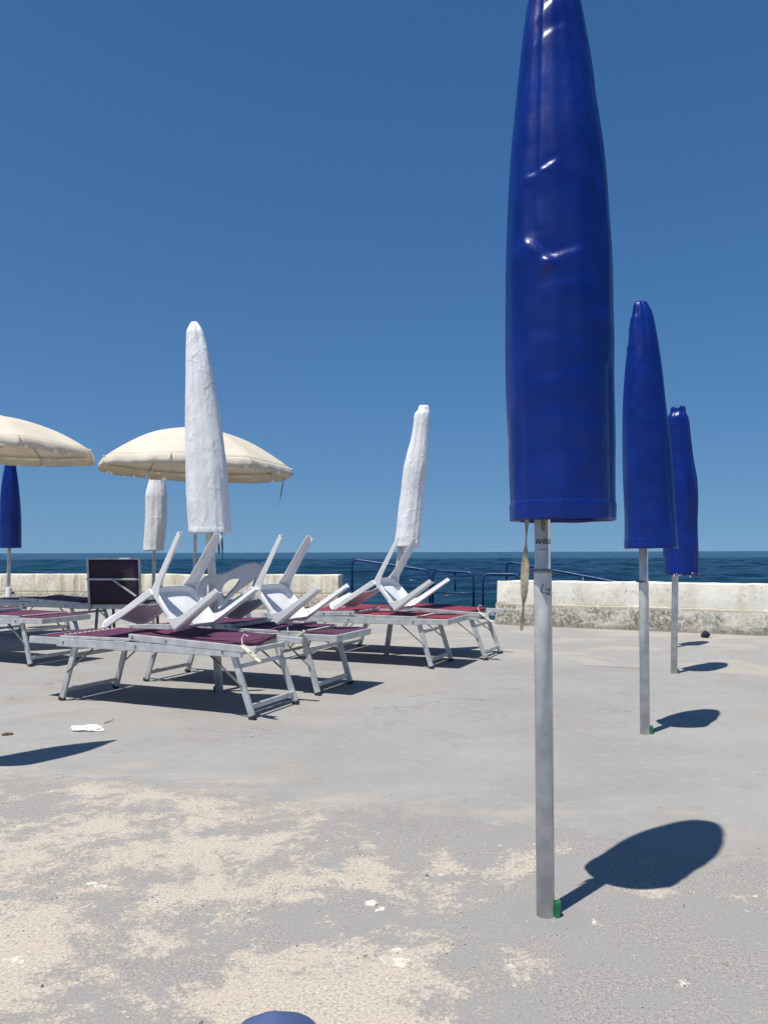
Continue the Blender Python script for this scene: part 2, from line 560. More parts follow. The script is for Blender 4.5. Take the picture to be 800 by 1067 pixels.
def smooth_interp(xq, xs, ys):
    xs, ys = np.array(xs, float), np.array(ys, float)
    o = np.argsort(xs)
    xs, ys = xs[o], ys[o]
    m = np.gradient(ys, xs)
    i = np.clip(np.searchsorted(xs, xq) - 1, 0, len(xs) - 2)
    h = xs[i + 1] - xs[i]
    t = np.clip((xq - xs[i]) / h, 0, 1)
    # limited cubic so that outlines do not overshoot
    s = (ys[i + 1] - ys[i]) / h
    m0 = np.where(m[i] * s <= 0, 0, np.sign(s) * np.minimum(abs(m[i]), 3 * abs(s)))
    m1 = np.where(m[i + 1] * s <= 0, 0, np.sign(s) * np.minimum(abs(m[i + 1]), 3 * abs(s)))
    return (2 * t**3 - 3 * t**2 + 1) * ys[i] + (t**3 - 2 * t**2 + t) * h * m0 + (-2 * t**3 + 3 * t**2) * ys[i + 1] + (t**3 - t**2) * h * m1


# ------------------------------------------------------------------ setting: terrace and sea
SEA_Z = -1.35
U = Vector((math.cos(R(-24)), math.sin(R(-24)), 0))
V = Vector((-U.y, U.x, 0))


def slab(name, pts, z0, z1, mat):
    m = MB()
    m.poly([[Vector((p[0], p[1], z0)) for p in pts], [Vector((p[0], p[1], z1)) for p in pts]])
    return m.build(name, mat)


LW = [Vector((-26.0, 18.6, 0)), Vector((-0.84, 13.95, 0))]      # left wall, inner face
RW = [Vector((1.60, 11.20, 0)), Vector((13.0, 5.20, 0))]        # right wall, inner face
g = slab('terrace', [(-40, -30), (40, -30), (40, -8), (13.3, 5.75), (1.85, 11.72), (-0.55, 14.55), (-26, 19.3), (-40, 22)], -2.5, 0, M['terrace'])
tag(g, kind='structure')

rng = np.random.default_rng(5)
GX, Y0, Y1 = 170.0, 12.0, 300.0
nx, ny = 330, 470
gx = np.linspace(-GX, GX, nx)
gy = Y0 + (Y1 - Y0) * (np.linspace(0, 1, ny) ** 1.25)
XX, YY = np.meshgrid(gx, gy)
ZZ = np.zeros_like(XX)
for k in range(46):
    lam = 1.9 * (1.065 ** k)                       # 2 m chop to long swell
    th = math.radians(-62 + rng.normal(0, 28))     # travelling obliquely towards the wall
    amp = 0.0125 * lam ** 0.62 * rng.uniform(0.5, 1.2) * (1 if lam < 14 else 0.45)
    ph = (XX * math.cos(th) + YY * math.sin(th)) * 2 * math.pi / lam + rng.uniform(0, 6.28)
    ZZ += amp * (np.sin(ph) + 0.25 * np.cos(2 * ph))
fade = np.clip((GX - np.abs(XX)) / 20, 0, 1) * np.clip((Y1 - YY) / 60, 0, 1) * np.clip((YY - Y0) / 3, 0, 1)
ZZ = ZZ * fade + SEA_Z
verts = [(float(x), float(y), float(z)) for x, y, z in zip(XX.ravel(), YY.ravel(), ZZ.ravel())]
faces = [(j * nx + i, j * nx + i + 1, (j + 1) * nx + i + 1, (j + 1) * nx + i) for j in range(ny - 1) for i in range(nx - 1)]
BIG = 22000.0
for (xa, xb, ya, yb) in ((-BIG, BIG, Y1, BIG), (-BIG, -GX, -60, Y1), (GX, BIG, -60, Y1), (-GX, GX, -60, Y0)):
    i0 = len(verts)
    verts += [(xa, ya, SEA_Z), (xb, ya, SEA_Z), (xb, yb, SEA_Z), (xa, yb, SEA_Z)]
    faces.append((i0, i0 + 1, i0 + 2, i0 + 3))
me = bpy.data.meshes.new('sea')
me.from_pydata(verts, [], faces)
me.polygons.foreach_set('use_smooth', [True] * len(me.polygons))
so_ = bpy.data.objects.new('sea', me)
COL.objects.link(so_)
me.materials.append(M['sea'])
tag(so_, kind='structure')


def sea_wall(name, a, b, label, h, lower, thick, mat, proud, seed):
    """two-tier limewashed wall with worn, slightly uneven edges"""
    root = thing(name, a, label, 'wall')
    root['kind'] = 'thing'
    d = (b - a)
    L = d.length
    d.normalize()
    nrm = Vector((-d.y, d.x, 0))          # towards the sea
    rot = math.atan2(d.y, d.x)
    root.rotation_euler = (0, 0, rot)

    def tier(z0, z1, y0, y1, x0, nm, amp):
        mm = MB()
        n = int(L / 0.12)
        rings = []
        for i in range(n + 1):
            x = x0 + (L - x0) * i / n
            def wob(k):
                return amp * noise.noise(Vector((x * 1.7, k * 3.3 + seed, 0))) + amp * 0.5 * noise.noise(Vector((x * 6, k * 5.1 + seed, 4)))
            r = 0.016
            zt = z1 + wob(0) * 0.8
            e = 1.0
            if i == 0:
                e = 0.0
            sh = 0.03 * (1 - min(1, i / 2.0))
            ring = [(x, y0 + wob(1) * 0.6, z0), (x, y0 + wob(2) + sh, zt - r * 1.2), (x, y0 + r * 0.35 + wob(2) + sh, zt - r * 0.35), (x, y0 + r * 1.2 + wob(3) + sh, zt - sh * 0.6),
                    (x, (y0 + y1) / 2, zt + wob(5) * 0.5 - sh * 0.6), (x, y1 - r - sh, zt - sh * 0.6), (x, y1 - sh, zt - r), (x, y1, z0)]
            rings.append([Vector(p) for p in ring])
        mm.poly(rings)
        return mm.build(nm, mat, root, smooth=True)
    o1 = tier(-0.02, lower, 0.0, thick + 0.05, 0.0, 'plinth', 0.016)
    o2 = tier(lower - 0.03, h, proud, thick, 0.02, 'parapet', 0.018)
    for o in (o1, o2):
        mod = o.modifiers.new('edges', 'EDGE_SPLIT')
        mod.split_angle = R(50)
    return root


sea_wall('sea_wall', LW[0], LW[1], 'weathered yellowish white low sea wall on the left, behind the loungers', 0.64, 0.285, 0.42, M['wall_l'], 0.035, 3.0)
sea_wall('sea_wall', RW[0], RW[1], 'low white sea wall on the right with mouldy grey lower tier', 0.635, 0.315, 0.36, M['wall_r'], 0.03, 11.0)

# ------------------------------------------------------------------ umbrellas
UGROUP = 'beach umbrellas on the terrace'


def cover(root, outline, d, mat, seed, depth=0.86, amp=0.006, seam=None, folds=(), rows=110, seg=84, hem=0.045, crump=0.0, yaw_y=0.0):
    """sleeve over a furled umbrella; outline rows (py, xl, xr) are read at distance d"""
    P = []
    for (py, xl, xr) in outline:
        a, b = at(xl, py, d), at(xr, py, d)
        P.append((a.z + (b.z - a.z) / 2, (a.x + b.x) / 2, abs(b.x - a.x) / 2))
    P.sort()
    zs = [p[0] for p in P]
    z0, z1 = zs[0], zs[-1]
    zq = z0 + (z1 - z0) * (np.linspace(0, 1, rows) ** 0.97)
    cx = smooth_interp(zq, zs, [p[1] for p in P])
    hw = smooth_interp(zq, zs, [p[2] for p in P])
    o = root.location
    bm = bmesh.new()
    rings = []
    for i in range(rows):
        z = float(zq[i])
        t = (z - z0) / (z1 - z0)
        ring = []
        for k in range(seg):
            a = 2 * math.pi * k / seg
            ca, sa = math.cos(a), math.sin(a)
            ex = 0.90
            ux = math.copysign(abs(ca) ** ex, ca)
            uy = math.copysign(abs(sa) ** ex, sa)
            h = float(hw[i])
            nv = Vector((ca * 1.1, sa * 1.1, z * 1.1 + seed))
            dsp = amp * noise.noise(nv * 1.6)
            dsp += amp * 0.9 * noise.noise(Vector((ca * 2.6, sa * 2.6, z * 2.1 - seed)))
            # long tension folds
            dsp += amp * 0.8 * noise.noise(Vector((ca * 4.2, sa * 4.2, z * 0.55 + seed * 2)))
            if crump:
                # creases: slanting ridges, denser towards the hem, on lengthwise folds
                env = 0.35 + 0.65 * (1 - t)
                r1 = 1 - abs(noise.noise(Vector((ca * 2.2 + z * 1.4, sa * 2.2, z * 3.4 + seed)))) * 3.2
                r2 = 1 - abs(noise.noise(Vector((ca * 3.6 - z * 2.2, sa * 3.6, z * 5.2 - seed)))) * 3.4
                dsp += crump * env * (max(0, r1) ** 2 + 0.7 * max(0, r2) ** 2)
                dsp += crump * 1.3 * noise.noise(Vector((ca * 4.5, sa * 4.5, z * 0.8 + seed)))
            if seam:
                sa0, st0 = seam
                da = (a - sa0 + math.pi) % (2 * math.pi) - math.pi
                if t > st0:
                    dsp += (0.0064 / (1 + math.exp(-da / 0.014)) - 0.0032) * math.exp(-(da / 0.30) ** 2)
            xx = ca * h
            for (x0_, zz0, x1_, zz1, wdt, hgt) in folds:
                if sa < 0.1:
                    px, pz = xx + float(cx[i]) - o.x, z
                    dx, dz = x1_ - x0_, zz1 - zz0
                    ll = math.hypot(dx, dz)
                    al = ((px - x0_) * dx + (pz - zz0) * dz) / ll
                    over = max(0.0, -al, al - ll)
                    pp = ((pz - zz0) * dx - (px - x0_) * dz) / ll * (1 if dx >= 0 else -1)   # > 0 above the crease
                    if hgt > 0:
                        endf = math.exp(-(over / (wdt * 1.6)) ** 2)
                        if pp < 0:
                            dsp += hgt * endf * math.exp(-(pp / (wdt * 4.5)) ** 2)
                        else:
                            dsp += hgt * endf * (1.45 * math.exp(-(pp / wdt) ** 2) - 0.45 * math.exp(-(pp / (wdt * 4.0)) ** 2))
                    else:
                        dsp += hgt * math.exp(-(pp * pp + over * over) / (wdt * wdt))
            if hem and z - z0 < hem:
                dsp += 0.003
            edge = 0.004 * noise.noise(Vector((ca * 2, sa * 2, seed * 3))) if i == 0 else 0
            s = max(0.0015, h + dsp)
            ring.append(bm.verts.new((float(cx[i]) - o.x + ux * s, uy * s * depth + yaw_y, z - o.z + edge)))
        rings.append(ring)
    for i in range(rows - 1):
        for k in range(seg):
            j = (k + 1) % seg
            bm.faces.new((rings[i][k], rings[i][j], rings[i + 1][j], rings[i + 1][k]))
    bm.faces.new(rings[-1])
    mb = MB.__new__(MB)
    mb.bm = bm
    ob = mb.build('cover', mat, root, smooth=True, solid=0.003, off=-1)
    if hem and seg >= 100 and mat is M['vinyl']:
        st = MB()
        i = int(np.searchsorted(zq, z0 + hem))
        ring = rings_co = [Vector(v) for v in RING_CACHE(ob, i, seg)]
        step = 2
        for k in range(0, seg, step):
            a, b = ring[k], ring[(k + 1) % seg]
            cxy = Vector((float(cx[i]) - o.x, yaw_y, 0))
            na = (a - cxy)
            na.z = 0
            na.normalize()
            st.bar(a + na * 0.0006, a + (b - a) * 0.8 + na * 0.0004, 0.0008, 0.0010)
        st.build('hem_stitching', M['thread'], ob)
    return ob


def RING_CACHE(ob, i, seg):
    return [ob.data.vertices[i * seg + k].co for k in range(seg)]


def umbrella(base, name, label, cat='umbrella'):
    return thing(name, base, label, cat, UGROUP)


def pole(root, top, r0, r1=None, split=None, mat=None, seg=20):
    """straight pole from the root to a top point (world)"""
    t = Vector(top) - root.location
    r1 = r1 or r0
    mb = MB()
    if split is None:
        mb.tube([Vector((0, 0, -0.05)), t * 0.5, t], [r0, r0, r1], seg)
    else:
        s = t * split
        e = t.normalized() * 0.004
        mb.tube([Vector((0, 0, -0.05)), s, s + e * 0.1, s + e, t], [r0, r0, r0, r1, r1], seg)
    return mb.build('pole', mat or M['pole'], root, smooth=True, bevel=0)


def wedge(base, s, label, mat, ang=0.0):
    """tapered plastic wedge pushed in beside a pole foot"""
    o = thing('wedge', base, label, 'wedge', 'wedges at the pole feet', ang)
    mb = MB()
    mb.poly([[Vector((0, -0.5 * s, 0)), Vector((0.45 * s, -0.45 * s, 0)), Vector((0.45 * s, 0.45 * s, 0)), Vector((0, 0.5 * s, 0))],
             [Vector((0.02 * s, -0.42 * s, 0.9 * s)), Vector((0.62 * s, -0.36 * s, 1.0 * s)), Vector((0.62 * s, 0.36 * s, 1.0 * s)), Vector((0.02 * s, 0.42 * s, 0.9 * s))],
             [Vector((0.05 * s, -0.30 * s, 1.30 * s)), Vector((0.66 * s, -0.30 * s, 1.48 * s)), Vector((0.66 * s, 0.30 * s, 1.48 * s)), Vector((0.05 * s, 0.30 * s, 1.30 * s))]])
    body = mb.build('wedge_body', mat, o, bevel=0.06 * s)
    return o


def ribbon(path, widths, twist, thick=0.0016):
    """hanging strap: path of points, width and twist angle at each"""
    mb = MB()
    rings = []
    for p, wd, a in zip(path, widths, twist):
        p = Vector(p)
        s = Vector((math.cos(a), math.sin(a), 0)) * wd / 2
        n = Vector((-math.sin(a), math.cos(a), 0)) * thick / 2
        rings.append([p + s + n, p - s + n, p - s - n, p + s - n])
    mb.poly(rings)
    return mb


# -- blue umbrella nearest the camera ------------------------------------------------
D1 = gnd(568, 955).y
b1 = umbrella(gnd(568, 953), 'beach_umbrella', 'tall closed beach umbrella in a shiny blue cover, largest and nearest of all')
top1 = at(567.5, 520, b1.location.y) + Vector((0, 0, 1.5))
p1 = pole(b1, top1, 0.0262, 0.0232, split=(at(568, 596, b1.location.y).z) / top1.z, seg=40)
OUT1 = [(543, 533.5, 638), (523, 533, 638.4), (500, 532.2, 638.2), (460, 531.6, 638.2), (430, 530, 637.6), (400, 529, 636.5), (340, 528, 635.8), (281, 527.8, 635), (225, 529.3, 631.8),
        (168, 532, 627.6), (112, 536.6, 620.6), (56, 541.8, 612.8), (28, 545, 608), (0, 549.5, 602.6), (-18, 554, 597), (-32, 560, 589), (-38, 565, 583), (-40, 569, 579)]
dl = b1.location.y
w2 = lambda px, py: (at(px, py, dl).x - b1.location.x, at(px, py, dl).z)
F1 = []
def fold(px0, py0, px1, py1, wdt, hgt):
    a, b = w2(px0, py0), w2(px1, py1)
    F1.append((a[0], a[1], b[0], b[1], wdt, hgt))
fold(546, 270, 564, 289, 0.013, 0.0088)
fold(563, 289, 587, 281, 0.014, 0.0060)
fold(553, 201, 572, 190, 0.009, 0.0042)
fold(559, 62, 578, 50, 0.012, 0.0030)
fold(560, 33, 574, 20, 0.012, 0.0030)
fold(562, 316, 590, 312, 0.020, 0.0030)
fold(590, 352, 620, 340, 0.018, 0.0025)
fold(552, 366, 582, 374, 0.022, 0.0024)
fold(560, 408, 590, 400, 0.016, 0.0030)
fold(570, 440, 610, 452, 0.018, 0.0026)
fold(575, 262, 560, 225, 0.022, -0.0045)
fold(549, 255, 545, 212, 0.016, -0.0050)
fold(600, 300, 612, 100, 0.030, -0.0030)
fold(625, 390, 630, 545, 0.012, -0.0052)
fold(536, 430, 537, 545, 0.010, -0.0036)
fold(590, 470, 600, 545, 0.020, -0.0022)
c1 = cover(b1, OUT1, dl, M['vinyl'], 2.3, depth=0.86, amp=0.0035, seam=(math.pi + math.acos(0.52), 0.58), folds=F1, rows=240, seg=150, hem=0.053)
# slot in the upper pole, clamp ring, lettering and scrawled number
pr = 0.0232


def on_pole(px, py, r, root=b1, ang0=-math.pi / 2):
    """local point on the pole surface under a photo position"""
    q = at(px, py, root.location.y - r)
    dx = max(-0.98, min(0.98, (q.x - root.location.x - (q.z / top1.z) * (top1.x - root.location.x)) / r))
    a = ang0 + math.asin(dx)
    cx_ = (q.z / top1.z) * (top1.x - root.location.x)
    return Vector((cx_ + r * math.cos(a), r * math.sin(a), q.z))


mb = MB()
ring = []
slot_pts = [(563, 541), (568, 541), (568.2, 550), (567, 553.5), (564.5, 553.5), (563, 550)]
mb.poly([[on_pole(x, y, pr + 0.0003) for x, y in slot_pts], [on_pole(x, y, pr + 0.0012) for x, y in slot_pts]])
mb.build('slot', M['alu_dark'], p1)
mb = MB()
zr = at(568, 595, dl - 0.03).z
pcx = lambda z: (z / top1.z) * (top1.x - b1.location.x)
mb.lathe([(0.0235, -0.006), (0.0295, -0.0055), (0.0300, 0.000), (0.0295, 0.0045), (0.0235, 0.005)], (pcx(zr), 0, zr), 32)
mb.tube([(0.024, -0.004, zr), (0.034, -0.006, zr + 0.001), (0.037, -0.006, zr - 0.006), (0.034, -0.005, zr - 0.012), (0.028, -0.004, zr - 0.010)], 0.0022, 8)
mb.tube([(-0.024, -0.004, zr), (-0.032, -0.005, zr - 0.001), (-0.034, -0.004, zr - 0.005)], 0.002, 8)
mb.build('clamp_ring', M['alu_dark'], b1, smooth=True)


def pole_text(txt, size, zc, r, ang_c, name, parent, mat):
    cu = bpy.data.curves.new('lettering_curve', 'FONT')
    cu.body = txt
    cu.size = size
    cu.align_x = 'CENTER'
    cu.offset = 0.0004
    cu.resolution_u = 3
    to = bpy.data.objects.new('lettering_tmp', cu)
    COL.objects.link(to)
    dg = bpy.context.evaluated_depsgraph_get()
    me = bpy.data.meshes.new_from_object(to.evaluated_get(dg))
    bpy.data.objects.remove(to)
    bm = bmesh.new()
    bm.from_mesh(me)
    bmesh.ops.triangulate(bm, faces=bm.faces)
    bmesh.ops.subdivide_edges(bm, edges=[e for e in bm.edges if e.calc_length() > size * 0.25], cuts=2, use_grid_fill=False)
    for v in bm.verts:
        a = ang_c + v.co.x * 0.80 / r
        v.co = Vector((pcx(zc) + r * math.cos(a), r * math.sin(a), zc + v.co.y))
    mb = MB.__new__(MB)
    mb.bm = bm
    return mb.build(name, mat, parent, solid=0.0005)


pole_text('IANELLI', 0.0205, at(568, 566.5, dl - pr).z, pr + 0.0006, -math.pi / 2 + 0.02, 'lettering', p1, M['ink'])
mb = MB()                                       # small rubbed-out line of print under the name
random.seed(3)
xx = -0.0165
za = at(568, 572.5, dl - pr).z
while xx < 0.016:
    ln = random.uniform(0.0008, 0.0022)
    a0, a1 = -math.pi / 2 + xx / pr, -math.pi / 2 + (xx + ln) / pr
    rr_ = pr + 0.0006
    mb.bar((pcx(za) + rr_ * math.cos(a0), rr_ * math.sin(a0), za + random.uniform(-0.0007, 0.0007)), (pcx(za) + rr_ * math.cos(a1), rr_ * math.sin(a1), za + random.uniform(-0.0007, 0.0007)), 0.0004, random.uniform(0.0008, 0.0022))
    xx += ln + random.uniform(0.0006, 0.0018)
mb.build('small_print', M['ink'], p1)
mb = MB()
z2 = lambda zx, zy: on_pole(520 + zx / 7.11, 530 + zy / 7.11, 0.0262 + 0.0003)
for st in ([(326, 560), (316, 586), (309, 612), (314, 620), (326, 622)], [(344, 606), (362, 600), (380, 592), (370, 615), (357, 640)], [(338, 622), (358, 632), (378, 640)]):
    mb.tube([z2(*q) for q in st], 0.0012, 6)
mb.build('scrawled_number', M['ink'], p1)
# beige strap twisting in the breeze
sx = lambda px, py: at(px, py, dl - 0.02) - b1.location
pts = [(549, 536), (548.5, 548), (548, 560), (547.5, 572), (547, 585), (546.5, 600), (546, 615), (545.5, 626), (544.8, 633), (544.2, 642), (543.5, 652), (542.8, 658)]
widths = [0.020, 0.019, 0.018, 0.019, 0.026, 0.027, 0.026, 0.022, 0.019, 0.019, 0.017, 0.008]
tw = [0.2, 0.7, 1.35, 0.8, 0.1, -0.05, 0.1, 0.7, 1.3, 0.7, 0.3, 0.3]
ribbon([sx(*p) for p in pts], widths, tw).build('strap', M['strap'], b1, smooth=False, sub=1)
wedge(b1.location + Vector((0.022, -0.010, 0)), 0.030, 'bright green wedge at the foot of the nearest blue umbrella', M['green'], 0.15)

# -- second and third blue umbrellas --------------------------------------------------
b2 = umbrella(gnd(671.5, 764.5), 'beach_umbrella', 'closed umbrella in a blue cover, the middle one of the receding row on the right')
pole(b2, at(668, 330, b2.location.y), 0.0275, 0.0245, split=at(670, 607, b2.location.y).z / at(668, 330, b2.location.y).z)
cover(b2, [(571.5, 651.5, 703.6), (560, 651.3, 703), (540, 651, 701.5), (500, 649.2, 699), (460, 648.8, 696), (426, 649.2, 692.5), (380, 651.8, 687.5), (345, 655.6, 682), (329, 657.8, 679), (322, 659, 676.5), (316.5, 660.5, 673.5), (315, 661.5, 672.8)],
      b2.location.y, M['vinyl'], 7.1, depth=0.88, amp=0.004, seam=(math.pi + math.acos(0.62), 0.90), rows=140, seg=100, hem=0.05,
      folds=[(-0.07, 2.41, -0.02, 2.43, 0.012, 0.004), (-0.07, 2.38, -0.055, 2.28, 0.016, -0.006), (-0.04, 2.37, -0.03, 2.25, 0.012, 0.004), (0.15, 1.2, 0.12, 1.7, 0.02, -0.006)])
mb = MB()
mb.lathe([(0.024, -0.005), (0.0295, -0.004), (0.0295, 0.004), (0.024, 0.005)], (-0.004, 0, at(670, 606, b2.location.y).z), 28)
mb.build('clamp_ring', M['alu_dark'], b2, smooth=True)
wedge(b2.location + Vector((0.024, -0.004, 0)), 0.032, 'small green wedge at the foot of the middle blue umbrella', M['green'], 0.1)

b3 = umbrella(gnd(701.5, 701.5), 'beach_umbrella', 'closed umbrella in a blue cover with frayed white hem, partly behind the middle one')
pole(b3, at(705, 440, b3.location.y), 0.0275, 0.025)
O3 = [(599, 693.8, 725.4), (570, 693.6, 725.4), (545, 694, 725), (520, 694.5, 725.4), (500, 695, 724), (480, 695.3, 720.5), (455, 695.4, 718), (440, 695.2, 716.8), (434.5, 696, 715.5), (430, 699, 713.6), (425, 699.6, 713.0), (423.8, 700.6, 712.4)]
c3 = cover(b3, O3, b3.location.y, M['vinyl'], 13.7, depth=0.9, amp=0.008, rows=120, seg=90, hem=0.045)
mb = MB()
for k in range(9):
    q = at(702 + k * 2.4, 596.5 + random.uniform(-1.5, 3.0), b3.location.y - 0.118) - b3.location
    mb.bar(q, q + Vector((random.uniform(-.004, .004), 0, -random.uniform(0.006, 0.018))), 0.008, 0.003, (0, 1, 0))
mb.build('frayed_threads', M['cord'], b3)
wedge(b3.location + Vector((0.026, -0.004, 0)), 0.026, 'tiny green wedge at the foot of the farthest visible blue umbrella', M['green'], 0.1)

b4 = umbrella(gnd(702.6, 674.6), 'beach_umbrella', 'closed blue umbrella hidden behind the third, its shadow lying near the sea wall')
pole(b4, b4.location + Vector((0.03, 0, 2.1)), 0.024, 0.022)
q4 = b4.location.y
def met(root, rows_m):
    """cover outline given in metres (z, left, right) turned into the same photo rows"""
    out = []
    for z, l, r in rows_m:
        A = Vector((root.location.x + l, root.location.y, z))
        B = Vector((root.location.x + r, root.location.y, z))
        pa = CAMROT.transposed() @ (A - CAMPOS)
        pb = CAMROT.transposed() @ (B - CAMPOS)
        out.append((533.5 - FPX * pa.y / -pa.z, 400 + FPX * pa.x / -pa.z, 400 + FPX * pb.x / -pb.z))
    return out
cover(b4, met(b4, [(0.98, -0.10, 0.13), (1.3, -0.10, 0.13), (1.7, -0.09, 0.12), (2.0, -0.05, 0.09), (2.15, -0.02, 0.06), (2.18, 0.0, 0.04)]), q4, M['vinyl'], 21.0, amp=0.006, rows=70, seg=60, hem=0)

# -- white covered umbrellas ----------------------------------------------------------
wA = umbrella(gnd(229, 720.5), 'beach_umbrella', 'tall closed umbrella in a crumpled white cover, leaning, behind the front lounger')
pole(wA, at(205.5, 352, wA.location.y), 0.031, 0.026)
OA = [(555.5, 197.6, 239.8), (540, 196.4, 239.2), (520, 195.2, 238), (490, 194.6, 236.7), (455, 194, 232), (413, 193.4, 225.5), (375, 194, 219), (352, 195, 213.6), (345, 195.6, 211.5), (340, 198, 208.4), (336.4, 200, 205.6), (335.4, 201, 204.4)]
cA = cover(wA, OA, wA.location.y, M['white_cloth'], 4.4, depth=0.86, amp=0.006, seam=(math.pi + math.acos(0.42), 0.45), rows=170, seg=110, hem=0.04, crump=0.0024)
for px, ln, tws in ((228, 577, 0.3), (231.8, 583, 1.0)):
    a = at(px - 0.6, 552, wA.location.y - 0.04) - wA.location
    b = at(px + 0.4, ln, wA.location.y - 0.04) - wA.location
    pp = [a.lerp(b, k / 7) for k in range(8)]
    ribbon(pp, [0.014] * 7 + [0.010], [tws + 0.5 * math.sin(k * 1.3) for k in range(8)]).build('strap', M['strap_dark'], wA)
wedge(wA.location + Vector((-0.026, -0.012, 0)), 0.028, 'dark wedge at the foot of the leaning white umbrella', M['rubber'], math.pi - 0.2)

wC = umbrella(gnd(401.5, 683), 'beach_umbrella', 'closed umbrella in a white cover leaning right, above the chair nearest the blue railing')
pole(wC, at(436, 440, wC.location.y), 0.027, 0.024)
OC = [(570, 410.6, 436), (562, 411.4, 437), (550, 413.4, 438), (530, 415.6, 440), (513, 418, 441.5), (488, 420.3, 444.6), (472, 424, 445.6), (456, 428, 446.2), (440, 430.6, 446.8), (431, 432, 447), (427, 435.4, 446.4), (423.6, 436.4, 445.8), (422.6, 437, 445)]
cover(wC, OC, wC.location.y, M['white_cloth'], 9.2, depth=0.9, amp=0.007, rows=120, seg=90, hem=0.035, crump=0.0024)
a = at(421, 566, wC.location.y - 0.05) - wC.location
b = at(423, 590, wC.location.y - 0.05) - wC.location
ribbon([a.lerp(b, k / 6) for k in range(7)], [0.016] * 7, [0.4 + k * 0.4 for k in range(7)]).build('strap', M['cord'], wC)

wD = umbrella(at(160.5, 600, 10.9) * 1.0, 'beach_umbrella', 'closed umbrella in a white cover half hidden behind the open cream parasol')
wD.location.z = 0
pole(wD, at(162, 470, 10.9), 0.024, 0.022)
cover(wD, [(574, 150, 170.4), (560, 150.8, 172), (540, 152, 173.8), (517, 152.2, 174), (500, 156, 172), (480, 159, 170.6), (466, 161, 169), (463, 163, 167)], 10.9, M['white_cloth'], 15.0, depth=0.9, amp=0.007, rows=90, seg=72, hem=0.03, crump=0.002)

wG = umbrella(Vector((-2.15, 3.68, 0)), 'beach_umbrella', 'closed white umbrella beyond the left edge, casting the pointed shadow in the foreground')
pole(wG, wG.location + Vector((-0.02, 0, 2.5)), 0.028, 0.025)
cover(wG, met(wG, [(1.15, -0.13, 0.15), (1.5, -0.13, 0.14), (1.9, -0.12, 0.11), (2.3, -0.09, 0.05), (2.5, -0.06, 0.01), (2.68, -0.035, -0.015)]), 3.68, M['white_cloth'], 31.0, amp=0.006, rows=80, seg=64, hem=0.03, crump=0.002)

# -- blue umbrella at the far left -----------------------------------------------------
DF = 10.7
bF = umbrella(at(10, 600, DF), 'beach_umbrella', 'slim closed umbrella in a blue cover standing in a white socket, far left')
bF.location.z = 0
pole(bF, at(11, 495, DF), 0.024, 0.022)
cover(bF, [(571, 0.6, 21.8), (550, 1.0, 21.6), (530, 1.6, 21), (515, 2.2, 20), (500, 3.8, 18.4), (490, 5.4, 17), (483, 7.4, 15.6), (480.4, 9.6, 14), (479.6, 10.6, 13)], DF, M['vinyl'], 41.0, depth=0.9, amp=0.004, rows=80, seg=64, hem=0.0)
mb = MB()
mb.lathe([(0.040, -0.02), (0.040, 0.565), (0.036, 0.575), (0.026, 0.578)], (0, 0, 0), 20)
sk = mb.build('socket', M['plastic'], bF, smooth=True)
sk.modifiers.new('edges', 'EDGE_SPLIT').split_angle = R(40)
mb = MB()
mb.tube([(0.035, -0.01, 0.50), (0.058, -0.015, 0.50), (0.059, -0.015, 0.50), (0.078, -0.02, 0.50)], [0.007, 0.007, 0.016, 0.016], 10)
mb.build('knob', M['hinge'], bF)


